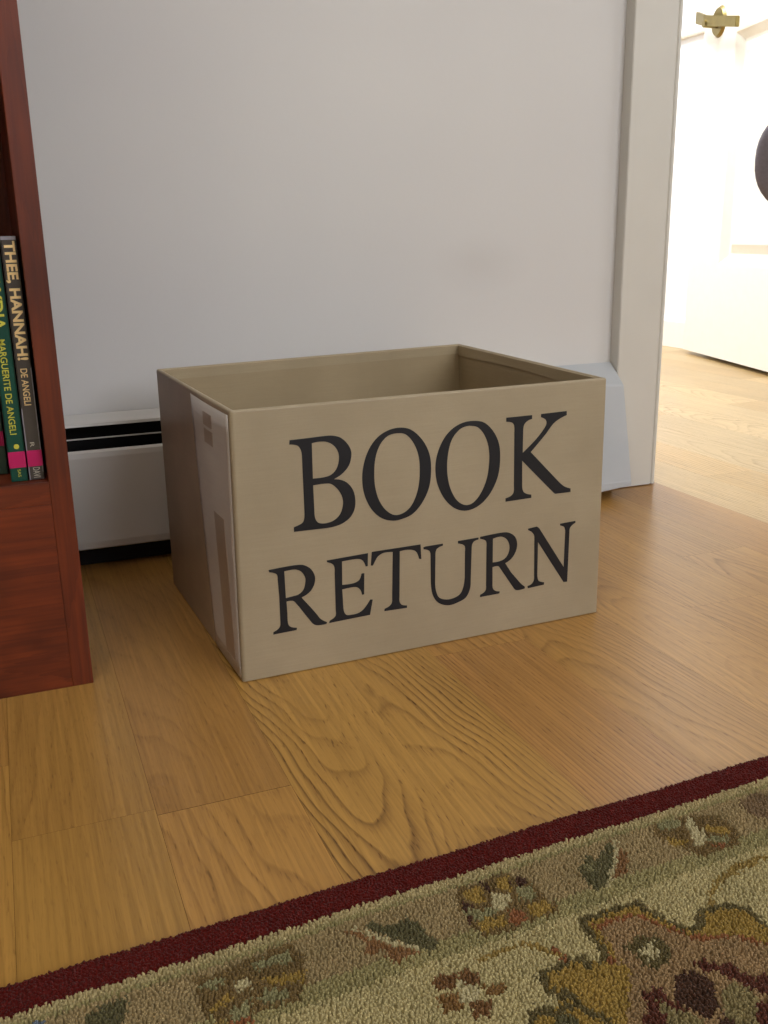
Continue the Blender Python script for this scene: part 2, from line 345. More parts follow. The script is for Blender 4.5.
def disc(bm, c, r, y0, y1, seg=32):
    ra = [bm.verts.new((c[0]+r*math.cos(t), y0, c[1]+r*math.sin(t))) for t in (2*math.pi*k/seg for k in range(seg))]
    rb = [bm.verts.new((c[0]+r*.86*math.cos(t), y1, c[1]+r*.86*math.sin(t))) for t in (2*math.pi*k/seg for k in range(seg))]
    bm.faces.new(ra); bm.faces.new(rb)
    for k in range(seg): bm.faces.new((ra[k], ra[(k+1) % seg], rb[(k+1) % seg], rb[k]))
disc(bm, (hx, hz+.006), .043, 0, .008)
hd = dl('door_handle', fin(bm, 'door_handle'), BRASS); hd.scale = (1, sgn, 1)
bm = bmesh.new(); disc(bm, (hx, hz), .012, .007, .05, 20); dl('handle_neck', fin(bm, 'handle_neck'), BRASS, hd)
# lever: a flat bar bent slightly at the spindle
bm = bmesh.new(); pr = [(-.09, .030, .034), (-.012, .040, .030), (.012, .040, .029), (.190, .036, .028)]
secs = []
for dx, dy, hh in pr:
    secs.append([bm.verts.new((hx+dx, dy+e, hz+.008-(dx*.20 if dx > 0 else dx*.28)+f*hh/2)) for e, f in ((-.006, -1), (.006, -1), (.006, 1), (-.006, 1))])
for q, s_ in zip(secs, secs[1:]):
    for kk in range(4): bm.faces.new((q[kk], q[(kk+1) % 4], s_[(kk+1) % 4], s_[kk]))
bm.faces.new(secs[0]); bm.faces.new(secs[-1]); bmesh.ops.bevel(bm, geom=bm.edges[:], offset=.0015, segments=2, affect='EDGES')
dl('handle_lever', fin(bm, 'handle_lever'), BRASS, hd)
bm = bmesh.new(); add_box(bm, (-.0015, -.03, hz-.028), (.0002, -.006, hz+.028)); o = dl('latch_plate', fin(bm, 'latch_plate'), BRASS); o.scale = (1, sgn, 1)
for z in (.25, 1.0, 1.75):
    bm = bmesh.new(); add_box(bm, (W_, -.03, z-.045), (W_+.012, -.004, z+.045), .004); dl('hinge', fin(bm, 'hinge'), BRASS).scale = (1, sgn, 1)

# ------------------------------------------------------------------ baseboard heater
hr = empty('baseboard_heater', (-.3, -.035, 0)); tag(hr, 'white metal baseboard heater along the wall behind the cardboard box', 'heater')
HX0 = -1.25
prism('back_plate', [(-.0015, .002), (-.0015, .172), (-.006, .172), (-.006, .002)], HX0, .571, BLACK, hr)
sheet('hood', [(-.0015, .1815), (-.012, .1812), (-.044, .1785), (-.0465, .1775), (-.047, .1745)], HX0, .571, -.0012, HEAT, hr)
prism('damper', [(-.0545, .1608), (-.0552, .1622), (-.0560, .1620), (-.0555, .1605)], HX0, .571, HEAT, hr)
sheet('front_cover', [(-.060, .1465), (-.0675, .1485), (-.0705, .1465), (-.0715, .141), (-.0715, .036), (-.0700, .028), (-.0640, .0255)], HX0, .571, -.0012, HEAT, hr)
prism('bottom_kick', [(-.050, .001), (-.050, .020), (-.006, .020), (-.006, .001)], HX0, .571, BLACK, hr)
bm = bmesh.new()
for i in range(150): add_box(bm, (HX0+.03+i*.0119, -.058, .050), (HX0+.0306+i*.0119, -.010, .118))
FINM = plain('heater_fin', (.05, .05, .055), .5, .4, .6)
link('heating_fins', fin(bm, 'heating_fins'), FINM, hr)['kind'] = 'stuff'
tube('water_pipe', [(HX0+.01, -.034, .084), (.573, -.034, .084)], .010, FINM, hr, 12)
# end cap: solid-looking folded sheet with sloping shoulder
cap = [(-.001, .197), (-.003, .1985), (-.0375, .1700), (-.040, .1670), (-.0715, .0270), (-.0725, .0150), (-.0725, .004), (-.0685, .002), (-.001, .002)]
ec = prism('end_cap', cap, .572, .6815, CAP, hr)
bm = bmesh.new(); bm.from_mesh(ec.data); 
for v in bm.verts:
    if v.co.z < .03 and v.co.y < -.06: v.co.z += max(0, (v.co.x + 0) - .60) * 0
for v in bm.verts:
    if v.co.z < .018: v.co.z = max(v.co.z, .0095) + (.010 if v.co.x > .65 and v.co.y < -.06 else 0)
bmesh.ops.bevel(bm, geom=bm.edges[:], offset=.0008, segments=2, affect='EDGES'); bm.to_mesh(ec.data); bm.free()

# ------------------------------------------------------------------ bookcase
fy = -.397; bx1 = -.1396; bx0 = -.93; th = .0182; dep = .27
bk_ = empty('bookcase', ((bx0+bx1)/2, fy + dep/2, 0)); tag(bk_, 'reddish brown varnished wooden bookcase at the left edge holding thin paperbacks', 'bookcase')
BH = 1.80  # unseen upper height, raised to shade the floor beside the box
box('side_panel', (bx1-th, fy, 0), (bx1, fy+dep, BH), WOODV, bk_, .0007)
box('side_panel', (bx0, fy, 0), (bx0+th, fy+dep, BH), WOODV, bk_, .0012)
box('top_panel', (bx0-.01, fy-.01, BH), (bx1+.01, fy+dep, BH+.02), WOODH, bk_, .002)
for z in (.173, .585, .90, 1.2, 1.5): box('shelf', (bx0+th, fy+.0006, z), (bx1-th, fy+dep-.008, z+.02), WOODH, bk_, .0003)
box('apron', (bx0+th, fy+.0002, 0), (bx1-th, fy+.02, .1728), WOODH, bk_, .0003)
box('back_panel', (bx0+th, fy+dep-.0075, .003), (bx1-th, fy+dep-.001, BH-.001), WOODV, bk_)

# ------------------------------------------------------------------ books
def text_mesh(name, s, size, bold=0, sx=1):
    cu = bpy.data.curves.new(name, 'FONT'); cu.body = s; cu.size = 1; cu.offset = bold; cu.extrude = 0; cu.align_x = 'LEFT'
    o = bpy.data.objects.new(name, cu); COL.objects.link(o); bpy.context.view_layer.update()
    me_ = bpy.data.meshes.new_from_object(o.evaluated_get(bpy.context.evaluated_depsgraph_get())); bpy.data.objects.remove(o); return me_
def spine_text(parent, s, x0, x1, ztop, zbot, y, mat, bold=0.0, name='lettering'):
    """letters running down the spine, their tops toward +x; fitted to the given rectangle"""
    me_ = text_mesh(name, s, 1, bold); co = np.array([v.co[:] for v in me_.vertices]); lo, hi = co.min(0), co.max(0)
    for v in me_.vertices:
        a = (v.co.x - lo[0]) / (hi[0] - lo[0]); b = (v.co.y - lo[1]) / (hi[1] - lo[1])
        v.co = (x0 + b * (x1 - x0), y, ztop + a * (zbot - ztop))
    me_.materials.clear(); return link(name, me_, mat, parent)
CREAM = plain('cream_print', sr(232, 200, 140), .5); YEL = plain('yellow_print', sr(205, 200, 70), .5); GREYT = plain('grey_print', sr(190, 185, 170), .5)
MAG = plain('magenta_sticker', sr(190, 20, 95), .4); PAGE = plain('page_block', sr(214, 205, 186), .8)
SHZ = .1935
def book(label, x0, x1, yf, ztop, mat, stick, lean=0):
    r = empty('book', ((x0+x1)/2, yf+.07, SHZ)); tag(r, label, 'book', 'thin paperbacks on the bookcase shelf')
    t_ = .0007
    bm = bmesh.new()
    add_box(bm, (x0, yf, SHZ), (x0+t_, yf+.135, ztop)); add_box(bm, (x1-t_, yf, SHZ), (x1, yf+.135, ztop)); add_box(bm, (x0, yf, SHZ), (x1, yf+t_, ztop), .0003)
    link('cover', fin(bm, 'cover'), mat, r)
    box('page_block', (x0+t_*1.2, yf+t_*1.2, SHZ+.0015), (x1-t_*1.2, yf+.133, ztop-.0009), PAGE, r)
    box('sticker', (x0-.0001, yf-.0004, stick[0]), (x1+.0001, yf-.0001, stick[1]), MAG, r)
    return r
GREYC = plain('charcoal_cover', sr(72, 66, 62), .3, .5, var=.12); GREENC = plain('dark_green_cover', sr(8, 72, 60), .3, .5, var=.1); TEALC = plain('grey_green_cover', sr(60, 84, 70), .35, .5)
yb = -.385
b1 = book('charcoal spined thin paperback with large cream title, beside the bookcase side panel', -.1725, -.1605, yb, .3965, GREYC, (.2055, .2195))
spine_text(b1, 'THEE, HANNAH!', -.1718, -.1618, .3925, .2965, yb-.0004, CREAM, .035)
spine_text(b1, 'DE ANGELI', -.1695, -.1640, .2895, .2585, yb-.0004, CREAM, .012)
spine_text(b1, 'DAVI', -.1690, -.1635, .2045, .1955, yb-.0004, GREYT)
spine_text(b1, 'R', -.1690, -.1655, .2265, .2225, yb-.0004, GREYT)
PALE_STREAK = plain('wrap_gloss_streak', sr(150, 148, 158), .2, .6)  # pale opaque strips: gloss streaks on the wrap painted in; also the spine head
box('wrap_gloss_streak', (-.1725, yb-.0003, .1937), (-.1717, yb+.0001, .256), PALE_STREAK, b1); box('spine_head', (-.1723, yb-.0003, .3935), (-.1607, yb+.0001, .3962), PALE_STREAK, b1)
box('wrap_gloss_streak', (-.1613, yb-.0003, .2), (-.1607, yb+.0001, .29), PALE_STREAK, b1)
b2 = book('dark green thin paperback with yellow spine lettering, left of the charcoal one', -.1875, -.1740, yb, .3925, GREENC, (.2055, .2195))
spine_text(b2, 'LYDIA', -.1862, -.1765, .362, .322, yb-.0004, YEL, .02)
spine_text(b2, 'MARGUERITE DE ANGELI', -.1838, -.1785, .3145, .2345, yb-.0004, YEL, .008)
spine_text(b2, 'SAS', -.1815, -.1790, .2040, .1975, yb-.0004, YEL)
bm = bmesh.new(); disc(bm, (-.180, .2240), .0022, yb-.0004, yb-.0001, 16); link('emblem', fin(bm, 'emblem'), YEL, b2)
b3 = book('grey green paperback set further back, cut off by the left edge of the photo', -.206, -.1897, -.350, .385, TEALC, (.219, .232))
# ------------------------------------------------------------------ the cardboard box
BX = {k: Vector(v) for k, v in {'A0': [-0.0128, -0.4531, 0.0], 'B0': [0.3757, -0.441, 0.0], 'C0': [-0.026, -0.16, 0.0], 'E0': [0.385, -0.104, 0.0], 'A1': [-0.0081, -0.446, 0.2502], 'B1': [0.3794, -0.434, 0.2498], 'C1': [-0.022, -0.136, 0.25], 'E1': [0.388, -0.08, 0.25]}.items()}; FC = {k: Vector(v) for k, v in {'X': [0.99952, 0.03114, 0.0], 'Z': [-0.00087, 0.02777, 0.99961], 'N': [0.03113, -0.99913, 0.02779]}.items()}
ctr = (BX['A0'] + BX['B0'] + BX['C0'] + BX['E0']) / 4
rt = empty('cardboard_box', (ctr.x, ctr.y, 0)); tag(rt, 'tan paper-wrapped open box lettered BOOK RETURN on the oak floor', 'box')
lo = [BX['A0'], BX['B0'], BX['E0'], BX['C0']]; hi = [BX['A1'], BX['B1'], BX['E1'], BX['C1']]
lo = [Vector((p.x, p.y, .0008)) for p in lo]
WT = .0048
def inset(ring, d):
    out = []
    for i in range(4):
        p, q, r = ring[i-1], ring[i], ring[(i+1) % 4]; a = (p - q); b_ = (r - q); a.z = b_.z = 0; a.normalize(); b_.normalize(); out.append(q + (a + b_) * d)
    return out
NS = 24
def side_mesh(name, parts, mat):
    return link(name, fin(parts, name), mat, rt)
bm = bmesh.new(); ol = [bm.verts.new(p) for p in lo]; oh = [bm.verts.new(p) for p in hi]
ih = [bm.verts.new(p) for p in inset(hi, WT)]; il = [bm.verts.new(p + Vector((0, 0, .004))) for p in inset(lo, WT)]
bm.faces.new(ol); ol_xy = lo[0].xy.copy()
for i in range(4):
    j = (i+1) % 4; f = bm.faces.new((ol[i], ol[j], oh[j], oh[i])); f.material_index = {0: 0, 3: 2, 1: 0, 2: 0}[i]
    bm.faces.new((oh[i], oh[j], ih[j], ih[i])).material_index = 0; bm.faces.new((ih[i], ih[j], il[j], il[i])).material_index = 1
bm.faces.new(il).material_index = 1
bmesh.ops.recalc_face_normals(bm, faces=bm.faces)
fle = [e for e in bm.edges if ol[0] in e.verts and oh[0] in e.verts]
fl_r = bmesh.ops.bevel(bm, geom=fle, offset=.0038, segments=6, affect='EDGES', profile=.5)
zt = .2; outer = [e for e in bm.edges if e.calc_face_angle(0) > .35 and (min(v.co.z for v in e.verts) > zt or (abs(e.verts[0].co.z - e.verts[1].co.z) > .2 and (e.verts[0].co.xy - ol_xy).length > .02 and any(f.material_index != 1 for f in e.link_faces)))]
bmesh.ops.bevel(bm, geom=outer, offset=.0021, segments=3, affect='EDGES', profile=.5)
body = link('box_body', fin(bm, 'box_body'), KRAFT, rt); body.data.materials.append(KRAFTIN); body.data.materials.append(KRAFTSIDE)
# wrap folded over the rim: a turned-in strip round the inside
KFOLD = mat_paper('folded_rim', sr(168, 151, 120), sr(174, 157, 126), rough=.5)
inn = inset(hi, WT); inn2 = inset(hi, WT + .0012)
for i, dz in ((2, .016), (1, .013), (3, .016), (0, .016)):
    j = (i+1) % 4; bm = bmesh.new(); n = 14
    a, b_, a2, b2_ = inn[i], inn[j], inn2[i], inn2[j]
    top, bot, tb, bb = [], [], [], []
    for k in range(n+1):
        f = k/n; p = a.lerp(b_, f); q = a2.lerp(b2_, f); dd = dz + .0012*math.sin(f*7+i)
        tb.append(bm.verts.new(p + Vector((0, 0, -.001)))); top.append(bm.verts.new(q + Vector((0, 0, -.0016)))); bot.append(bm.verts.new(q + Vector((0, 0, -dd)))); bb.append(bm.verts.new(p + Vector((0, 0, -dd))))
    for k in range(n):
        for x_, y_ in ((tb, top), (top, bot), (bot, bb), (bb, tb)): bm.faces.new((x_[k], x_[k+1], y_[k+1], y_[k]))
    link('rim_fold', fin(bm, 'rim_fold'), KFOLD, rt)
# left side: bilinear patch coordinates (s: 0 at the front edge, 1 at the back; t: 0 floor, 1 rim)
def left(s, t, out=.0006):
    p = BX['A0'].lerp(BX['C0'], s).lerp(BX['A1'].lerp(BX['C1'], s), t); nn = (BX['C0'] - BX['A0']).cross(BX['A1'] - BX['A0']).normalized()
    if nn.x > 0: nn = -nn
    return p + nn * out
def bulge(s): return .0012 * math.sin(math.pi * min(1, max(0, s) / .46)) ** .8
def curved(name, xa, xb, t0, t1, mat, out, ns=14, nt=16):
    bm = bmesh.new(); G = []
    for lay_ in (out, out - .0005):
        G.append([[bm.verts.new(left(xa(i_/nt) + (xb(i_/nt) - xa(i_/nt))*j/ns, t0 + (t1 - t0)*i_/nt, bulge(xa(i_/nt) + (xb(i_/nt) - xa(i_/nt))*j/ns) + (out if lay_ == out else max(.0001, out - .0004)))) for j in range(ns+1)] for i_ in range(nt+1)])
    for g_ in G:
        for i_ in range(nt):
            for j in range(ns): bm.faces.new((g_[i_][j], g_[i_][j+1], g_[i_+1][j+1], g_[i_+1][j]))
    ring = [(0, j) for j in range(ns)] + [(i_, ns) for i_ in range(nt)] + [(nt, j) for j in range(ns, 0, -1)] + [(i_, 0) for i_ in range(nt, 0, -1)]
    for (a, b_), (c_, d) in zip(ring, ring[1:] + ring[:1]): bm.faces.new((G[0][a][b_], G[0][c_][d], G[1][c_][d], G[1][a][b_]))
    return link(name, fin(bm, name), mat, rt, False)
def patch(name, poly, mat, out, thick=.0005, sub=10):
    bm = bmesh.new(); n = len(poly); P = []
    for i in range(n):
        a, b_ = poly[i], poly[(i+1) % n]
        for k in range(3): P.append((a[0] + (b_[0]-a[0])*k/3, a[1] + (b_[1]-a[1])*k/3))
    t0 = [bm.verts.new(left(s, t, out)) for s, t in P]; t1 = [bm.verts.new(left(s, t, out-thick)) for s, t in P]
    bm.faces.new(t0); bm.faces.new(t1)
    for i in range(len(P)): bm.faces.new((t0[i], t0[(i+1) % len(P)], t1[(i+1) % len(P)], t1[i]))
    return link(name, fin(bm, name), mat, rt)
fe = lambda q: .30 + .16*q**.8
fo = curved('paper_flap', lambda q: .0145, fe, .012, .982, FLAP, .0004); fo['label'] = 'pale lavender paper flap'
for p in fo.data.polygons: p.use_smooth = p.area > 1e-6
curved('tape_strip', lambda q: .06 + .05*q, lambda q: .16 + .06*q, .06, .585, TAPE, .0007)
for s0, t0_, s1, t1_ in ((.185, .832, .285, .885), (.19, .897, .29, .947)):
    curved('tape_mark', lambda q, a=s0: a, lambda q, a=s1: a, t0_, t1_, TAPE, .0007, 4, 4)
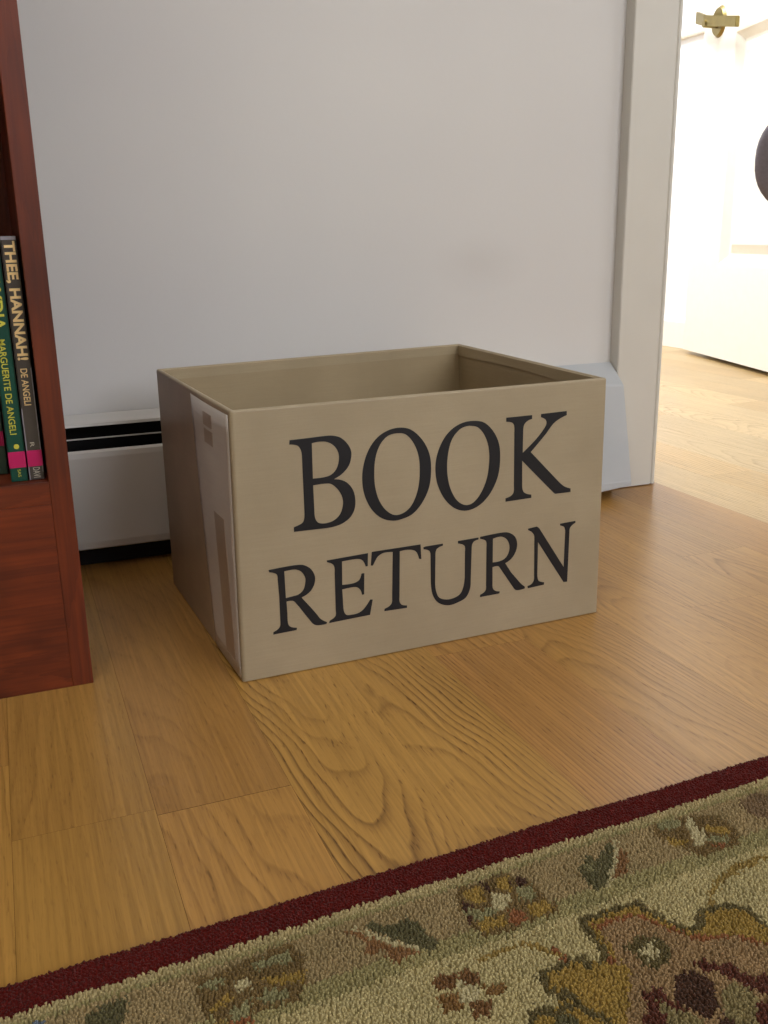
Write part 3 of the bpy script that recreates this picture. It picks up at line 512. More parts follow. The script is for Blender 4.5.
# lettering on the front
LET = {'B':[[(57.04,219.83),(60.87,219.89),(64.71,219.95),(68.55,220.01),(72.38,220.08),(76.22,220.14),(78.65,220.2),(81.08,220.27),(83.51,220.34),(85.94,220.39),(88.38,220.4),(90.22,220.4),(92.06,220.41),(93.9,220.37),(95.73,220.24),(97.55,219.99),(99.14,219.66),(100.71,219.24),(102.25,218.71),(103.74,218.07),(105.15,217.29),(106.52,216.33),(107.79,215.25),(108.99,214.07),(110.1,212.8),(111.13,211.48),(112.0,210.24),(112.79,208.93),(113.48,207.57),(114.06,206.17),(114.5,204.72),(114.73,203.45),(114.83,202.16),(114.79,200.86),(114.66,199.56),(114.45,198.28),(114.12,196.77),(113.72,195.28),(113.23,193.82),(112.61,192.42),(111.85,191.09),(110.74,189.56),(109.52,188.12),(108.19,186.77),(106.77,185.51),(105.28,184.35),(103.7,183.29),(102.02,182.37),(100.3,181.54),(98.54,180.77),(96.76,180.04),(98.23,179.85),(99.7,179.62),(101.16,179.34),(102.59,178.98),(103.99,178.5),(105.31,177.94),(106.61,177.29),(107.86,176.55),(109.04,175.72),(110.12,174.77),(111.32,173.5),(112.43,172.14),(113.44,170.7),(114.33,169.19),(115.1,167.62),(115.71,166.02),(116.18,164.37),(116.52,162.69),(116.76,160.98),(116.89,159.28),(116.95,157.45),(116.91,155.61),(116.76,153.77),(116.47,151.97),(116.0,150.21),(115.37,148.54),(114.6,146.92),(113.68,145.38),(112.62,143.94),(111.43,142.62),(110.0,141.35),(108.43,140.22),(106.76,139.23),(105.03,138.35),(103.27,137.57),(101.63,136.98),(99.94,136.54),(98.22,136.2),(96.48,135.92),(94.75,135.66),(93.5,135.5),(92.24,135.4),(90.98,135.35),(89.71,135.32),(88.45,135.3),(56.54,136.08),(56.58,140.4),(57.57,140.61),(58.55,140.84),(59.53,141.1),(60.49,141.39),(61.43,141.75),(62.36,142.11),(63.3,142.49),(64.2,142.93),(65.0,143.48),(65.64,144.19),(66.26,145.33),(66.69,146.57),(66.98,147.87),(67.17,149.19),(67.31,150.5),(67.72,205.71),(67.61,206.72),(67.48,207.74),(67.3,208.74),(67.04,209.72),(66.68,210.67),(66.28,211.52),(65.82,212.36),(65.28,213.14),(64.64,213.81),(63.89,214.34),(62.51,214.94),(61.05,215.37),(59.56,215.67),(58.04,215.88),(56.53,216.05)],[(77.48,215.18),(78.99,215.38),(80.52,215.56),(82.04,215.7),(83.57,215.78),(85.1,215.77),(86.54,215.71),(87.98,215.59),(89.41,215.4),(90.82,215.1),(92.18,214.67),(93.5,214.11),(94.77,213.45),(95.98,212.68),(97.12,211.81),(98.16,210.84),(99.14,209.73),(100.02,208.53),(100.8,207.26),(101.47,205.92),(102.01,204.54),(102.36,203.29),(102.58,202.0),(102.67,200.69),(102.66,199.37),(102.55,198.07),(102.32,196.48),(101.99,194.9),(101.56,193.35),(101.01,191.84),(100.34,190.38),(99.67,189.23),(98.89,188.14),(98.01,187.13),(97.03,186.22),(95.97,185.41),(94.82,184.72),(93.59,184.16),(92.31,183.71),(91.0,183.38),(89.67,183.16),(87.12,182.91),(84.55,182.8),(81.98,182.8),(79.41,182.86),(76.85,182.96)],[(76.84,176.72),(79.34,176.86),(81.85,176.97),(84.36,177.03),(86.87,177.03),(89.37,176.92),(90.44,176.84),(91.5,176.69),(92.55,176.45),(93.55,176.11),(94.49,175.62),(95.85,174.67),(97.14,173.61),(98.35,172.45),(99.46,171.21),(100.47,169.89),(101.46,168.4),(102.35,166.85),(103.13,165.23),(103.79,163.56),(104.31,161.86),(104.61,160.46),(104.78,159.04),(104.82,157.6),(104.74,156.16),(104.53,154.74),(104.18,153.11),(103.71,151.5),(103.13,149.93),(102.42,148.42),(101.57,146.99),(100.68,145.81),(99.67,144.73),(98.56,143.75),(97.36,142.87),(96.09,142.11),(94.7,141.46),(93.24,140.93),(91.74,140.53),(90.21,140.24),(88.67,140.06),(87.21,139.98),(85.73,140.0),(84.26,140.14),(82.82,140.42),(81.43,140.84),(80.57,141.25),(79.77,141.8),(79.06,142.47),(78.45,143.22),(77.96,144.04),(77.49,145.21),(77.16,146.44),(76.95,147.71),(76.82,148.99),(76.73,150.26)]],'O':[[(165.0,220.93),(167.28,220.62),(169.54,220.12),(171.74,219.43),(173.85,218.52),(175.84,217.39),(178.3,215.6),(180.61,213.6),(182.77,211.43),(184.78,209.12),(186.65,206.71),(188.28,204.31),(189.75,201.81),(191.05,199.2),(192.16,196.52),(193.09,193.78),(193.82,190.91),(194.34,188.0),(194.66,185.05),(194.83,182.09),(194.84,179.13),(194.71,175.61),(194.44,172.08),(194.0,168.57),(193.36,165.1),(192.47,161.7),(191.45,158.76),(190.21,155.9),(188.78,153.13),(187.17,150.45),(185.41,147.88),(183.63,145.56),(181.7,143.34),(179.63,141.25),(177.41,139.34),(175.04,137.64),(172.96,136.5),(170.75,135.61),(168.45,134.92),(166.1,134.36),(163.76,133.88),(161.78,133.53),(159.77,133.29),(157.76,133.18),(155.75,133.22),(153.76,133.44),(151.48,133.86),(149.23,134.43),(147.02,135.17),(144.9,136.08),(142.88,137.2),(140.72,138.69),(138.68,140.36),(136.77,142.18),(135.01,144.15),(133.39,146.22),(131.76,148.67),(130.3,151.23),(129.01,153.88),(127.87,156.6),(126.87,159.37),(126.08,162.0),(125.45,164.68),(124.98,167.4),(124.66,170.14),(124.49,172.88),(124.44,175.89),(124.55,178.91),(124.8,181.92),(125.22,184.9),(125.79,187.86),(126.54,190.85),(127.43,193.81),(128.48,196.72),(129.7,199.56),(131.11,202.3),(132.57,204.75),(134.19,207.11),(135.96,209.35),(137.9,211.45),(140.01,213.36),(142.17,215.0),(144.48,216.45),(146.91,217.71),(149.42,218.78),(151.99,219.66),(154.53,220.32),(157.12,220.77),(159.75,221.02),(162.38,221.07)],[(163.23,215.88),(164.73,215.7),(166.21,215.37),(167.65,214.87),(169.01,214.22),(170.26,213.39),(171.9,211.99),(173.42,210.43),(174.81,208.75),(176.07,206.97),(177.2,205.12),(178.42,202.8),(179.51,200.41),(180.45,197.95),(181.25,195.45),(181.9,192.91),(182.4,190.25),(182.72,187.56),(182.9,184.85),(182.97,182.14),(182.94,179.43),(182.84,176.13),(182.65,172.83),(182.34,169.54),(181.88,166.27),(181.24,163.04),(180.49,160.14),(179.58,157.27),(178.52,154.46),(177.29,151.72),(175.87,149.09),(174.69,147.23),(173.35,145.47),(171.86,143.83),(170.21,142.38),(168.41,141.14),(166.44,140.09),(164.35,139.24),(162.18,138.63),(159.98,138.31),(157.77,138.35),(155.73,138.76),(153.77,139.54),(151.91,140.59),(150.16,141.84),(148.55,143.21),(146.77,145.0),(145.16,146.95),(143.71,149.04),(142.4,151.22),(141.23,153.46),(140.15,155.91),(139.24,158.44),(138.49,161.01),(137.85,163.63),(137.33,166.26),(136.92,168.9),(136.65,171.56),(136.49,174.23),(136.45,176.91),(136.5,179.59),(136.63,182.8),(136.84,186.01),(137.17,189.22),(137.65,192.39),(138.33,195.53),(139.04,198.06),(139.91,200.55),(140.94,202.98),(142.15,205.31),(143.55,207.52),(144.9,209.27),(146.41,210.92),(148.08,212.41),(149.89,213.68),(151.84,214.69),(154.01,215.41),(156.27,215.83),(158.59,216.01),(160.92,216.01)]],'O2':[[(242.3,220.16),(244.48,219.89),(246.66,219.49),(248.8,218.92),(250.85,218.14),(252.78,217.12),(254.94,215.62),(256.96,213.9),(258.84,212.02),(260.58,210.0),(262.18,207.89),(263.69,205.64),(265.05,203.28),(266.26,200.83),(267.29,198.31),(268.13,195.73),(268.77,193.01),(269.21,190.23),(269.47,187.42),(269.58,184.6),(269.58,181.79),(269.48,178.38),(269.26,174.97),(268.9,171.57),(268.34,168.21),(267.56,164.9),(266.61,161.89),(265.46,158.95),(264.11,156.08),(262.61,153.29),(260.96,150.59),(259.32,148.23),(257.53,145.95),(255.6,143.8),(253.54,141.77),(251.36,139.89),(249.4,138.44),(247.33,137.15),(245.16,136.01),(242.91,135.03),(240.61,134.23),(238.54,133.67),(236.42,133.29),(234.27,133.08),(232.11,133.06),(229.97,133.23),(227.77,133.61),(225.58,134.17),(223.45,134.91),(221.41,135.84),(219.47,136.96),(217.14,138.61),(214.94,140.44),(212.87,142.43),(210.94,144.56),(209.17,146.81),(207.39,149.43),(205.78,152.17),(204.34,155.01),(203.06,157.92),(201.94,160.89),(201.09,163.59),(200.41,166.35),(199.89,169.15),(199.53,171.97),(199.33,174.79),(199.28,177.69),(199.38,180.59),(199.65,183.48),(200.09,186.34),(200.71,189.16),(201.55,192.06),(202.56,194.9),(203.74,197.68),(205.09,200.38),(206.6,202.98),(208.14,205.31),(209.83,207.54),(211.68,209.65),(213.67,211.6),(215.82,213.37),(218.13,214.96),(220.58,216.36),(223.13,217.56),(225.76,218.57),(228.45,219.37),(231.17,219.93),(233.93,220.26),(236.73,220.39),(239.52,220.35)],[(238.22,215.68),(239.8,215.38),(241.39,215.03),(242.94,214.57),(244.41,213.95),(245.75,213.11),(247.43,211.68),(248.97,210.09),(250.37,208.36),(251.62,206.53),(252.74,204.62),(253.87,202.35),(254.84,200.01),(255.65,197.6),(256.32,195.14),(256.84,192.66),(257.24,189.93),(257.48,187.17),(257.57,184.39),(257.54,181.62),(257.41,178.85),(257.17,175.67),(256.84,172.5),(256.39,169.34),(255.78,166.21),(255.0,163.13),(254.11,160.36),(253.06,157.63),(251.86,154.97),(250.5,152.39),(249.01,149.89),(247.61,147.82),(246.09,145.82),(244.43,143.94),(242.62,142.22),(240.65,140.7),(239.16,139.82),(237.54,139.14),(235.83,138.67),(234.09,138.46),(232.37,138.52),(230.45,138.92),(228.59,139.59),(226.81,140.5),(225.15,141.6),(223.62,142.85),(221.94,144.58),(220.43,146.47),(219.08,148.5),(217.87,150.61),(216.76,152.76),(215.72,155.08),(214.83,157.47),(214.07,159.9),(213.42,162.37),(212.88,164.85),(212.41,167.58),(212.06,170.32),(211.83,173.08),(211.71,175.85),(211.7,178.62),(211.79,181.51),(211.98,184.41),(212.29,187.3),(212.72,190.16),(213.27,193.01),(213.84,195.49),(214.5,197.96),(215.3,200.39),(216.26,202.74),(217.42,204.99),(218.63,206.83),(220.02,208.56),(221.56,210.16),(223.21,211.65),(224.95,213.01),(226.2,213.81),(227.54,214.44),(228.96,214.94),(230.41,215.34),(231.87,215.66),(233.12,215.86),(234.4,215.95),(235.68,215.96),(236.95,215.86)]],'K':[[(276.28,219.99),(305.37,220.01),(305.41,216.3),(304.21,216.04),(303.0,215.75),(301.82,215.4),(300.67,214.96),(299.58,214.4),(298.75,213.84),(297.98,213.19),(297.28,212.46),(296.68,211.66),(296.21,210.79),(295.82,209.7),(295.59,208.56),(295.46,207.39),(295.42,206.2),(295.41,205.03),(294.98,183.49),(297.97,185.74),(300.93,188.01),(303.87,190.31),(306.77,192.67),(309.6,195.1),(311.41,196.76),(313.17,198.48),(314.87,200.25),(316.53,202.07),(318.13,203.92),(319.0,204.94),(319.85,206.0),(320.63,207.09),(321.28,208.24),(321.77,209.47),(321.95,210.35),(321.98,211.28),(321.85,212.2),(321.55,213.06),(321.08,213.81),(320.16,214.7),(319.09,215.43),(317.92,216.02),(316.7,216.53),(315.47,216.98),(315.67,220.15),(345.32,220.53),(345.41,216.44),(343.89,216.0),(342.37,215.54),(340.86,215.04),(339.37,214.5),(337.91,213.89),(336.35,213.19),(334.8,212.45),(333.28,211.65),(331.83,210.76),(330.48,209.74),(328.6,208.02),(326.83,206.2),(325.14,204.29),(323.51,202.32),(321.91,200.34),(304.19,183.28),(337.32,149.5),(338.67,148.23),(340.04,146.97),(341.46,145.77),(342.93,144.65),(344.48,143.63),(345.83,142.91),(347.24,142.3),(348.68,141.77),(350.15,141.3),(351.63,140.87),(351.72,137.15),(333.08,137.42),(331.14,139.11),(294.44,175.69),(294.66,150.14),(294.75,148.98),(294.89,147.81),(295.11,146.66),(295.44,145.55),(295.94,144.51),(296.5,143.76),(297.19,143.11),(297.98,142.55),(298.82,142.06),(299.68,141.63),(300.76,141.19),(301.87,140.83),(303.0,140.53),(304.15,140.29),(305.3,140.06),(305.33,136.74),(275.73,136.39),(275.71,139.89),(276.97,140.09),(278.22,140.32),(279.46,140.62),(280.66,141.01),(281.81,141.53),(282.58,142.0),(283.31,142.57),(283.95,143.23),(284.48,143.96),(284.86,144.77),(285.18,146.02),(285.33,147.32),(285.35,148.64),(285.29,149.96),(285.19,151.27),(285.47,204.93),(285.54,206.32),(285.57,207.71),(285.52,209.11),(285.37,210.48),(285.07,211.83),(284.79,212.54),(284.39,213.2),(283.89,213.8),(283.3,214.3),(282.65,214.69),(281.45,215.16),(280.19,215.5),(278.9,215.73),(277.6,215.89),(276.3,216.01)]],'R':[[(30.66,103.9),(34.14,104.09),(37.62,104.26),(41.09,104.42),(44.57,104.55),(48.05,104.64),(50.31,104.68),(52.57,104.7),(54.83,104.69),(57.09,104.61),(59.34,104.46),(60.4,104.35),(61.47,104.18),(62.52,103.95),(63.54,103.64),(64.52,103.22),(65.83,102.54),(67.11,101.8),(68.33,100.96),(69.46,100.02),(70.47,98.97),(71.44,97.68),(72.3,96.3),(73.04,94.85),(73.64,93.34),(74.09,91.79),(74.31,90.49),(74.37,89.16),(74.28,87.82),(74.07,86.5),(73.75,85.21),(73.28,83.8),(72.69,82.44),(71.99,81.13),(71.19,79.87),(70.31,78.67),(69.52,77.79),(68.64,77.0),(67.7,76.28),(66.7,75.62),(65.68,75.0),(64.65,74.45),(63.58,73.98),(62.49,73.56),(61.37,73.17),(60.26,72.81),(66.06,65.13),(67.57,63.08),(69.08,61.03),(70.59,58.97),(72.09,56.91),(73.57,54.84),(74.39,53.59),(75.17,52.3),(75.95,51.02),(76.8,49.79),(77.77,48.66),(78.87,47.66),(80.06,46.75),(81.31,45.91),(82.6,45.13),(83.9,44.38),(83.1,42.7),(81.79,42.66),(80.49,42.63),(79.18,42.62),(77.88,42.64),(76.57,42.71),(75.75,42.77),(74.93,42.86),(74.12,42.99),(73.32,43.17),(72.55,43.44),(71.88,43.77),(71.25,44.18),(70.65,44.63),(70.08,45.12),(69.52,45.63),(62.07,56.87),(60.64,59.13),(59.21,61.37),(57.75,63.6),(56.25,65.81),(54.71,67.98),(54.22,68.68),(53.71,69.38),(53.15,70.03),(52.52,70.58),(51.8,70.97),(50.63,71.29),(49.41,71.44),(48.17,71.46),(46.93,71.4),(45.7,71.3),(45.91,59.74),(45.81,57.95),(45.74,56.17),(45.7,54.39),(45.73,52.6),(45.83,50.82),(45.92,50.12),(46.07,49.41),(46.29,48.73),(46.59,48.08),(46.96,47.48),(47.44,46.93),(48.0,46.45),(48.61,46.02),(49.26,45.65),(49.92,45.33),(50.76,44.99),(51.62,44.73),(52.5,44.51),(53.39,44.33),(54.28,44.17),(53.72,42.02),(31.31,41.69),(31.63,44.04),(32.52,44.34),(33.41,44.67),(34.28,45.02),(35.13,45.44),(35.92,45.93),(36.5,46.36),(37.04,46.85),(37.53,47.4),(37.94,47.99),(38.27,48.63),(38.53,49.46),(38.69,50.33),(38.77,51.22),(38.79,52.11),(38.79,52.99),(39.12,77.71),(38.6,93.54),(38.69,94.52),(38.74,95.53),(38.71,96.52),(38.54,97.48),(38.2,98.38),(37.74,99.02),(37.12,99.52),(36.41,99.94),(35.65,100.3),(34.9,100.64),(34.18,100.93),(33.43,101.17),(32.67,101.36),(31.9,101.52),(31.12,101.67)],[(45.22,100.48),(46.78,100.6),(48.34,100.71),(49.91,100.79),(51.47,100.83),(53.04,100.82),(53.83,100.79),(54.62,100.74),(55.41,100.63),(56.18,100.46),(56.92,100.21),(57.94,99.77),(58.95,99.28),(59.91,98.72),(60.8,98.06),(61.58,97.29),(62.43,96.18),(63.19,94.99),(63.83,93.73),(64.36,92.42),(64.76,91.08),(64.93,90.04),(64.95,88.99),(64.86,87.93),(64.69,86.87),(64.48,85.83),(64.22,84.61),(63.91,83.39),(63.53,82.19),(63.04,81.05),(62.41,79.98),(61.67,79.07),(60.82,78.24),(59.87,77.5),(58.86,76.87),(57.81,76.33),(56.8,75.97),(55.74,75.76),(54.66,75.64),(53.57,75.56),(52.49,75.45),(51.05,75.28),(49.61,75.13),(48.17,74.99),(46.73,74.86),(45.28,74.73)]],'E':[[(86.14,104.43),(127.56,105.46),(126.82,92.65),(124.78,92.7),(124.46,93.79),(124.1,94.88),(123.7,95.95),(123.23,96.98),(122.66,97.96),(122.17,98.64),(121.6,99.27),(120.97,99.83),(120.28,100.3),(119.54,100.68),(118.49,101.03),(117.41,101.26),(116.3,101.4),(115.18,101.47),(114.06,101.51),(111.51,101.55),(108.96,101.53),(106.4,101.46),(103.85,101.35),(101.3,101.23),(100.58,78.39),(102.35,78.25),(104.13,78.13),(105.9,78.04),(107.67,78.0),(109.45,78.02),(110.58,78.08),(111.7,78.19),(112.82,78.36),(113.93,78.6),(115.01,78.92),(115.76,79.21),(116.49,79.56),(117.19,79.99),(117.81,80.5),(118.33,81.1),(118.92,82.07),(119.4,83.12),(119.78,84.21),(120.1,85.33),(120.38,86.45),(123.16,86.37),(122.19,65.48),(120.05,65.38),(119.84,66.48),(119.6,67.57),(119.3,68.65),(118.9,69.69),(118.39,70.66),(117.83,71.45),(117.19,72.17),(116.46,72.82),(115.66,73.37),(114.81,73.8),(113.76,74.13),(112.66,74.32),(111.55,74.41),(110.42,74.43),(109.3,74.43),(107.52,74.42),(105.73,74.34),(103.95,74.23),(102.17,74.08),(100.39,73.92),(100.74,56.39),(100.78,55.34),(100.85,54.3),(100.96,53.26),(101.15,52.24),(101.43,51.25),(101.72,50.52),(102.06,49.81),(102.49,49.15),(103.0,48.58),(103.61,48.12),(104.45,47.74),(105.35,47.51),(106.29,47.39),(107.25,47.33),(108.19,47.31),(109.69,47.27),(111.2,47.27),(112.7,47.34),(114.19,47.51),(115.65,47.82),(116.89,48.23),(118.1,48.76),(119.26,49.39),(120.36,50.12),(121.37,50.96),(122.9,52.46),(124.33,54.07),(125.68,55.76),(126.97,57.49),(128.23,59.24),(130.75,58.81),(127.49,43.88),(85.97,43.07),(86.53,45.24),(87.39,45.58),(88.26,45.93),(89.11,46.31),(89.93,46.73),(90.72,47.22),(91.24,47.6),(91.74,48.02),(92.19,48.49),(92.57,49.01),(92.83,49.58),(93.05,50.45),(93.15,51.35),(93.16,52.27),(93.11,53.19),(93.04,54.09),(93.64,91.76),(93.73,92.93),(93.78,94.1),(93.77,95.27),(93.68,96.43),(93.45,97.56),(93.21,98.26),(92.85,98.91),(92.41,99.52),(91.9,100.07),(91.34,100.55),(90.54,101.08),(89.68,101.53),(88.79,101.91),(87.87,102.24),(86.95,102.55)]],'T':[[(131.43,106.02),(182.14,106.07),(182.7,91.32),(180.37,91.68),(180.01,93.13),(179.6,94.58),(179.13,96.0),(178.54,97.37),(177.82,98.66),(177.24,99.41),(176.54,100.07),(175.75,100.64),(174.9,101.12),(174.03,101.51),(172.74,101.94),(171.41,102.27),(170.06,102.5),(168.7,102.66),(167.34,102.77),(165.9,102.81),(164.47,102.78),(163.03,102.68),(161.6,102.54),(160.17,102.38),(158.62,56.54),(158.52,55.5),(158.46,54.46),(158.46,53.42),(158.55,52.4),(158.77,51.39),(159.04,50.64),(159.42,49.92),(159.9,49.26),(160.46,48.67),(161.09,48.19),(162.07,47.68),(163.11,47.3),(164.19,47.02),(165.29,46.8),(166.38,46.62),(166.32,44.29),(142.27,44.95),(142.83,47.36),(143.82,47.63),(144.82,47.92),(145.8,48.25),(146.75,48.64),(147.65,49.12),(148.32,49.55),(148.96,50.04),(149.55,50.59),(150.04,51.21),(150.42,51.9),(150.73,52.85),(150.91,53.85),(150.98,54.87),(150.98,55.89),(150.95,56.91),(152.88,102.83),(151.04,103.08),(149.2,103.28),(147.35,103.42),(145.5,103.44),(143.66,103.3),(142.45,103.08),(141.26,102.72),(140.11,102.24),(139.01,101.66),(137.97,101.0),(137.26,100.41),(136.64,99.72),(136.08,98.96),(135.56,98.17),(135.04,97.39),(134.4,96.43),(133.8,95.45),(133.21,94.45),(132.64,93.45),(132.07,92.44),(130.03,92.76)]],'U':[[(185.03,102.62),(187.47,103.17),(206.1,103.4),(206.07,101.38),(205.16,101.2),(204.25,101.01),(203.36,100.78),(202.47,100.51),(201.61,100.18),(201.0,99.91),(200.4,99.59),(199.83,99.22),(199.33,98.79),(198.92,98.27),(198.54,97.54),(198.28,96.76),(198.09,95.94),(197.97,95.11),(197.87,94.28),(197.05,64.61),(197.09,62.88),(197.16,61.14),(197.29,59.41),(197.53,57.7),(197.9,56.01),(198.32,54.45),(198.82,52.9),(199.44,51.4),(200.24,50.02),(201.26,48.83),(202.63,47.76),(204.16,46.92),(205.81,46.27),(207.52,45.77),(209.23,45.38),(210.83,45.15),(212.46,45.07),(214.09,45.14),(215.71,45.33),(217.31,45.63),(218.85,45.99),(220.38,46.44),(221.85,47.02),(223.23,47.77),(224.45,48.72),(225.49,49.9),(226.33,51.25),(227.01,52.71),(227.58,54.23),(228.08,55.75),(228.59,57.56),(228.97,59.4),(229.26,61.26),(229.5,63.13),(229.69,65.0),(230.13,91.32),(230.25,92.46),(230.34,93.6),(230.35,94.74),(230.24,95.86),(229.98,96.95),(229.68,97.57),(229.24,98.12),(228.7,98.6),(228.1,99.01),(227.48,99.37),(226.53,99.82),(225.55,100.2),(224.54,100.51),(223.51,100.78),(222.48,101.03),(222.51,103.62),(245.24,103.91),(245.23,101.94),(244.17,101.81),(243.11,101.65),(242.07,101.42),(241.07,101.08),(240.13,100.62),(239.56,100.18),(239.07,99.63),(238.67,99.0),(238.34,98.33),(238.08,97.64),(237.83,96.75),(237.68,95.83),(237.6,94.9),(237.56,93.97),(237.54,93.04),(236.29,60.13),(236.24,58.43),(236.15,56.71),(235.97,55.01),(235.67,53.34),(235.2,51.71),(234.55,49.98),(233.78,48.28),(232.87,46.66),(231.8,45.17),(230.53,43.86),(229.09,42.84),(227.5,42.06),(225.8,41.44),(224.06,40.94),(222.33,40.46),(220.53,39.98),(218.71,39.56),(216.88,39.24),(215.03,39.03),(213.18,38.97),(211.53,39.07),(209.89,39.3),(208.27,39.66),(206.68,40.14),(205.14,40.75),(203.61,41.48),(202.12,42.31),(200.7,43.27),(199.39,44.34),(198.22,45.55),(197.07,47.04),(196.07,48.63),(195.2,50.32),(194.48,52.07),(193.89,53.85),(193.34,56.11),(192.96,58.4),(192.7,60.72),(192.54,63.04),(192.42,65.37),(192.61,91.37),(192.64,92.51),(192.64,93.66),(192.56,94.8),(192.37,95.92),(192.03,96.99),(191.68,97.62),(191.2,98.16),(190.62,98.64),(189.99,99.05),(189.34,99.41),(188.58,99.76),(187.78,100.03),(186.95,100.24),(186.11,100.41),(185.28,100.56)]],'R2':[[(247.13,104.28),(250.0,104.46),(252.88,104.64),(255.75,104.8),(258.62,104.94),(261.5,105.06),(263.99,105.15),(266.48,105.24),(268.97,105.3),(271.46,105.3),(273.95,105.19),(275.23,105.09),(276.52,104.92),(277.8,104.68),(279.03,104.32),(280.22,103.84),(281.63,103.12),(283.0,102.29),(284.3,101.36),(285.49,100.32),(286.55,99.15),(287.36,97.98),(288.03,96.71),(288.55,95.37),(288.95,93.98),(289.24,92.58),(289.39,91.25),(289.4,89.91),(289.29,88.57),(289.07,87.25),(288.75,85.95),(288.31,84.62),(287.76,83.33),(287.12,82.07),(286.4,80.86),(285.61,79.7),(284.9,78.75),(284.11,77.86),(283.26,77.02),(282.36,76.24),(281.41,75.53),(280.32,74.85),(279.18,74.25),(278.01,73.72),(276.82,73.23),(275.62,72.77),(282.53,61.85),(284.03,60.05),(285.53,58.25),(287.04,56.46),(288.54,54.66),(290.05,52.87),(290.9,51.84),(291.74,50.79),(292.59,49.76),(293.46,48.74),(294.37,47.77),(295.19,46.98),(296.05,46.23),(296.92,45.51),(297.82,44.81),(298.72,44.11),(298.52,42.18),(297.28,41.99),(296.03,41.81),(294.78,41.67),(293.53,41.57),(292.27,41.54),(291.4,41.57),(290.52,41.64),(289.65,41.76),(288.8,41.97),(287.98,42.26),(287.46,42.54),(287.0,42.91),(286.58,43.34),(286.19,43.8),(285.82,44.28),(269.85,68.18),(269.49,68.74),(269.11,69.29),(268.7,69.81),(268.25,70.29),(267.75,70.72),(267.38,70.93),(266.97,71.08),(266.54,71.17),(266.09,71.22),(265.66,71.23),(264.71,71.22),(263.77,71.16),(262.83,71.06),(261.9,70.95),(260.96,70.81),(260.95,53.71),(260.92,52.62),(260.92,51.51),(260.99,50.42),(261.17,49.34),(261.47,48.31),(261.81,47.61),(262.27,46.96),(262.82,46.38),(263.43,45.88),(264.09,45.45),(265.08,44.96),(266.12,44.58),(267.19,44.27),(268.27,44.02),(269.36,43.79),(268.84,41.74),(246.65,41.6),(246.87,43.98),(247.73,44.24),(248.59,44.53),(249.43,44.86),(250.25,45.24),(251.03,45.69),(251.6,46.09),(252.14,46.54),(252.62,47.04),(253.03,47.59),(253.33,48.21),(253.58,49.13),(253.7,50.07),(253.74,51.04),(253.71,52.01),(253.65,52.98),(254.26,91.97),(254.35,93.21),(254.4,94.45),(254.39,95.69),(254.3,96.92),(254.07,98.13),(253.87,98.65),(253.56,99.14),(253.17,99.57),(252.71,99.95),(252.23,100.27),(251.26,100.78),(250.26,101.21),(249.22,101.58),(248.17,101.91),(247.12,102.22)],[(261.5,100.35),(262.73,100.61),(263.97,100.86),(265.21,101.08),(266.46,101.25),(267.71,101.35),(268.56,101.39),(269.41,101.4),(270.25,101.34),(271.08,101.2),(271.87,100.95),(273.02,100.47),(274.14,99.9),(275.22,99.25),(276.21,98.51),(277.11,97.65),(277.91,96.66),(278.6,95.57),(279.19,94.42),(279.68,93.22),(280.07,92.0),(280.32,90.87),(280.46,89.72),(280.5,88.55),(280.45,87.39),(280.3,86.24),(280.07,85.09),(279.75,83.96),(279.34,82.86),(278.83,81.8),(278.22,80.81),(277.54,79.92),(276.77,79.09),(275.92,78.34),(275.0,77.68),(274.03,77.13),(272.84,76.64),(271.6,76.29),(270.32,76.03),(269.03,75.85),(267.74,75.7),(266.43,75.6),(265.12,75.58),(263.8,75.6),(262.49,75.67),(261.17,75.75)]],'N':[[(301.74,105.08),(312.42,105.99),(315.14,103.7),(345.21,57.86),(346.36,96.48),(346.2,97.31),(346.02,98.14),(345.8,98.96),(345.52,99.76),(345.17,100.53),(344.92,100.89),(344.62,101.2),(344.26,101.47),(343.88,101.71),(343.49,101.92),(342.85,102.23),(342.19,102.49),(341.52,102.73),(340.84,102.95),(340.16,103.15),(339.79,105.14),(358.56,105.69),(358.4,103.58),(357.59,103.26),(356.79,102.93),(356.01,102.56),(355.26,102.15),(354.55,101.67),(353.9,101.16),(353.28,100.61),(352.71,100.01),(352.22,99.35),(351.85,98.63),(351.56,97.71),(351.41,96.76),(351.36,95.78),(351.37,94.8),(351.41,93.82),(349.83,41.17),(345.33,41.6),(343.6,44.18),(313.72,89.48),(313.41,55.45),(313.44,54.34),(313.49,53.22),(313.59,52.11),(313.76,51.02),(314.03,49.94),(314.26,49.3),(314.56,48.68),(314.94,48.1),(315.39,47.59),(315.92,47.17),(317.01,46.57),(318.15,46.09),(319.34,45.69),(320.55,45.35),(321.76,45.04),(321.47,42.51),(302.38,41.69),(301.82,44.05),(302.83,44.26),(303.85,44.51),(304.84,44.81),(305.79,45.2),(306.68,45.72),(307.38,46.27),(308.02,46.9),(308.57,47.62),(309.02,48.4),(309.35,49.22),(309.62,50.36),(309.74,51.52),(309.76,52.71),(309.7,53.9),(309.61,55.07),(309.55,94.89),(309.47,95.51),(309.36,96.13),(309.22,96.74),(309.03,97.32),(308.77,97.88),(308.32,98.61),(307.82,99.3),(307.27,99.95),(306.68,100.57),(306.05,101.14),(305.36,101.67),(304.62,102.15),(303.86,102.59),(303.07,102.99),(302.29,103.38)]]}
O_ = BX['A0']
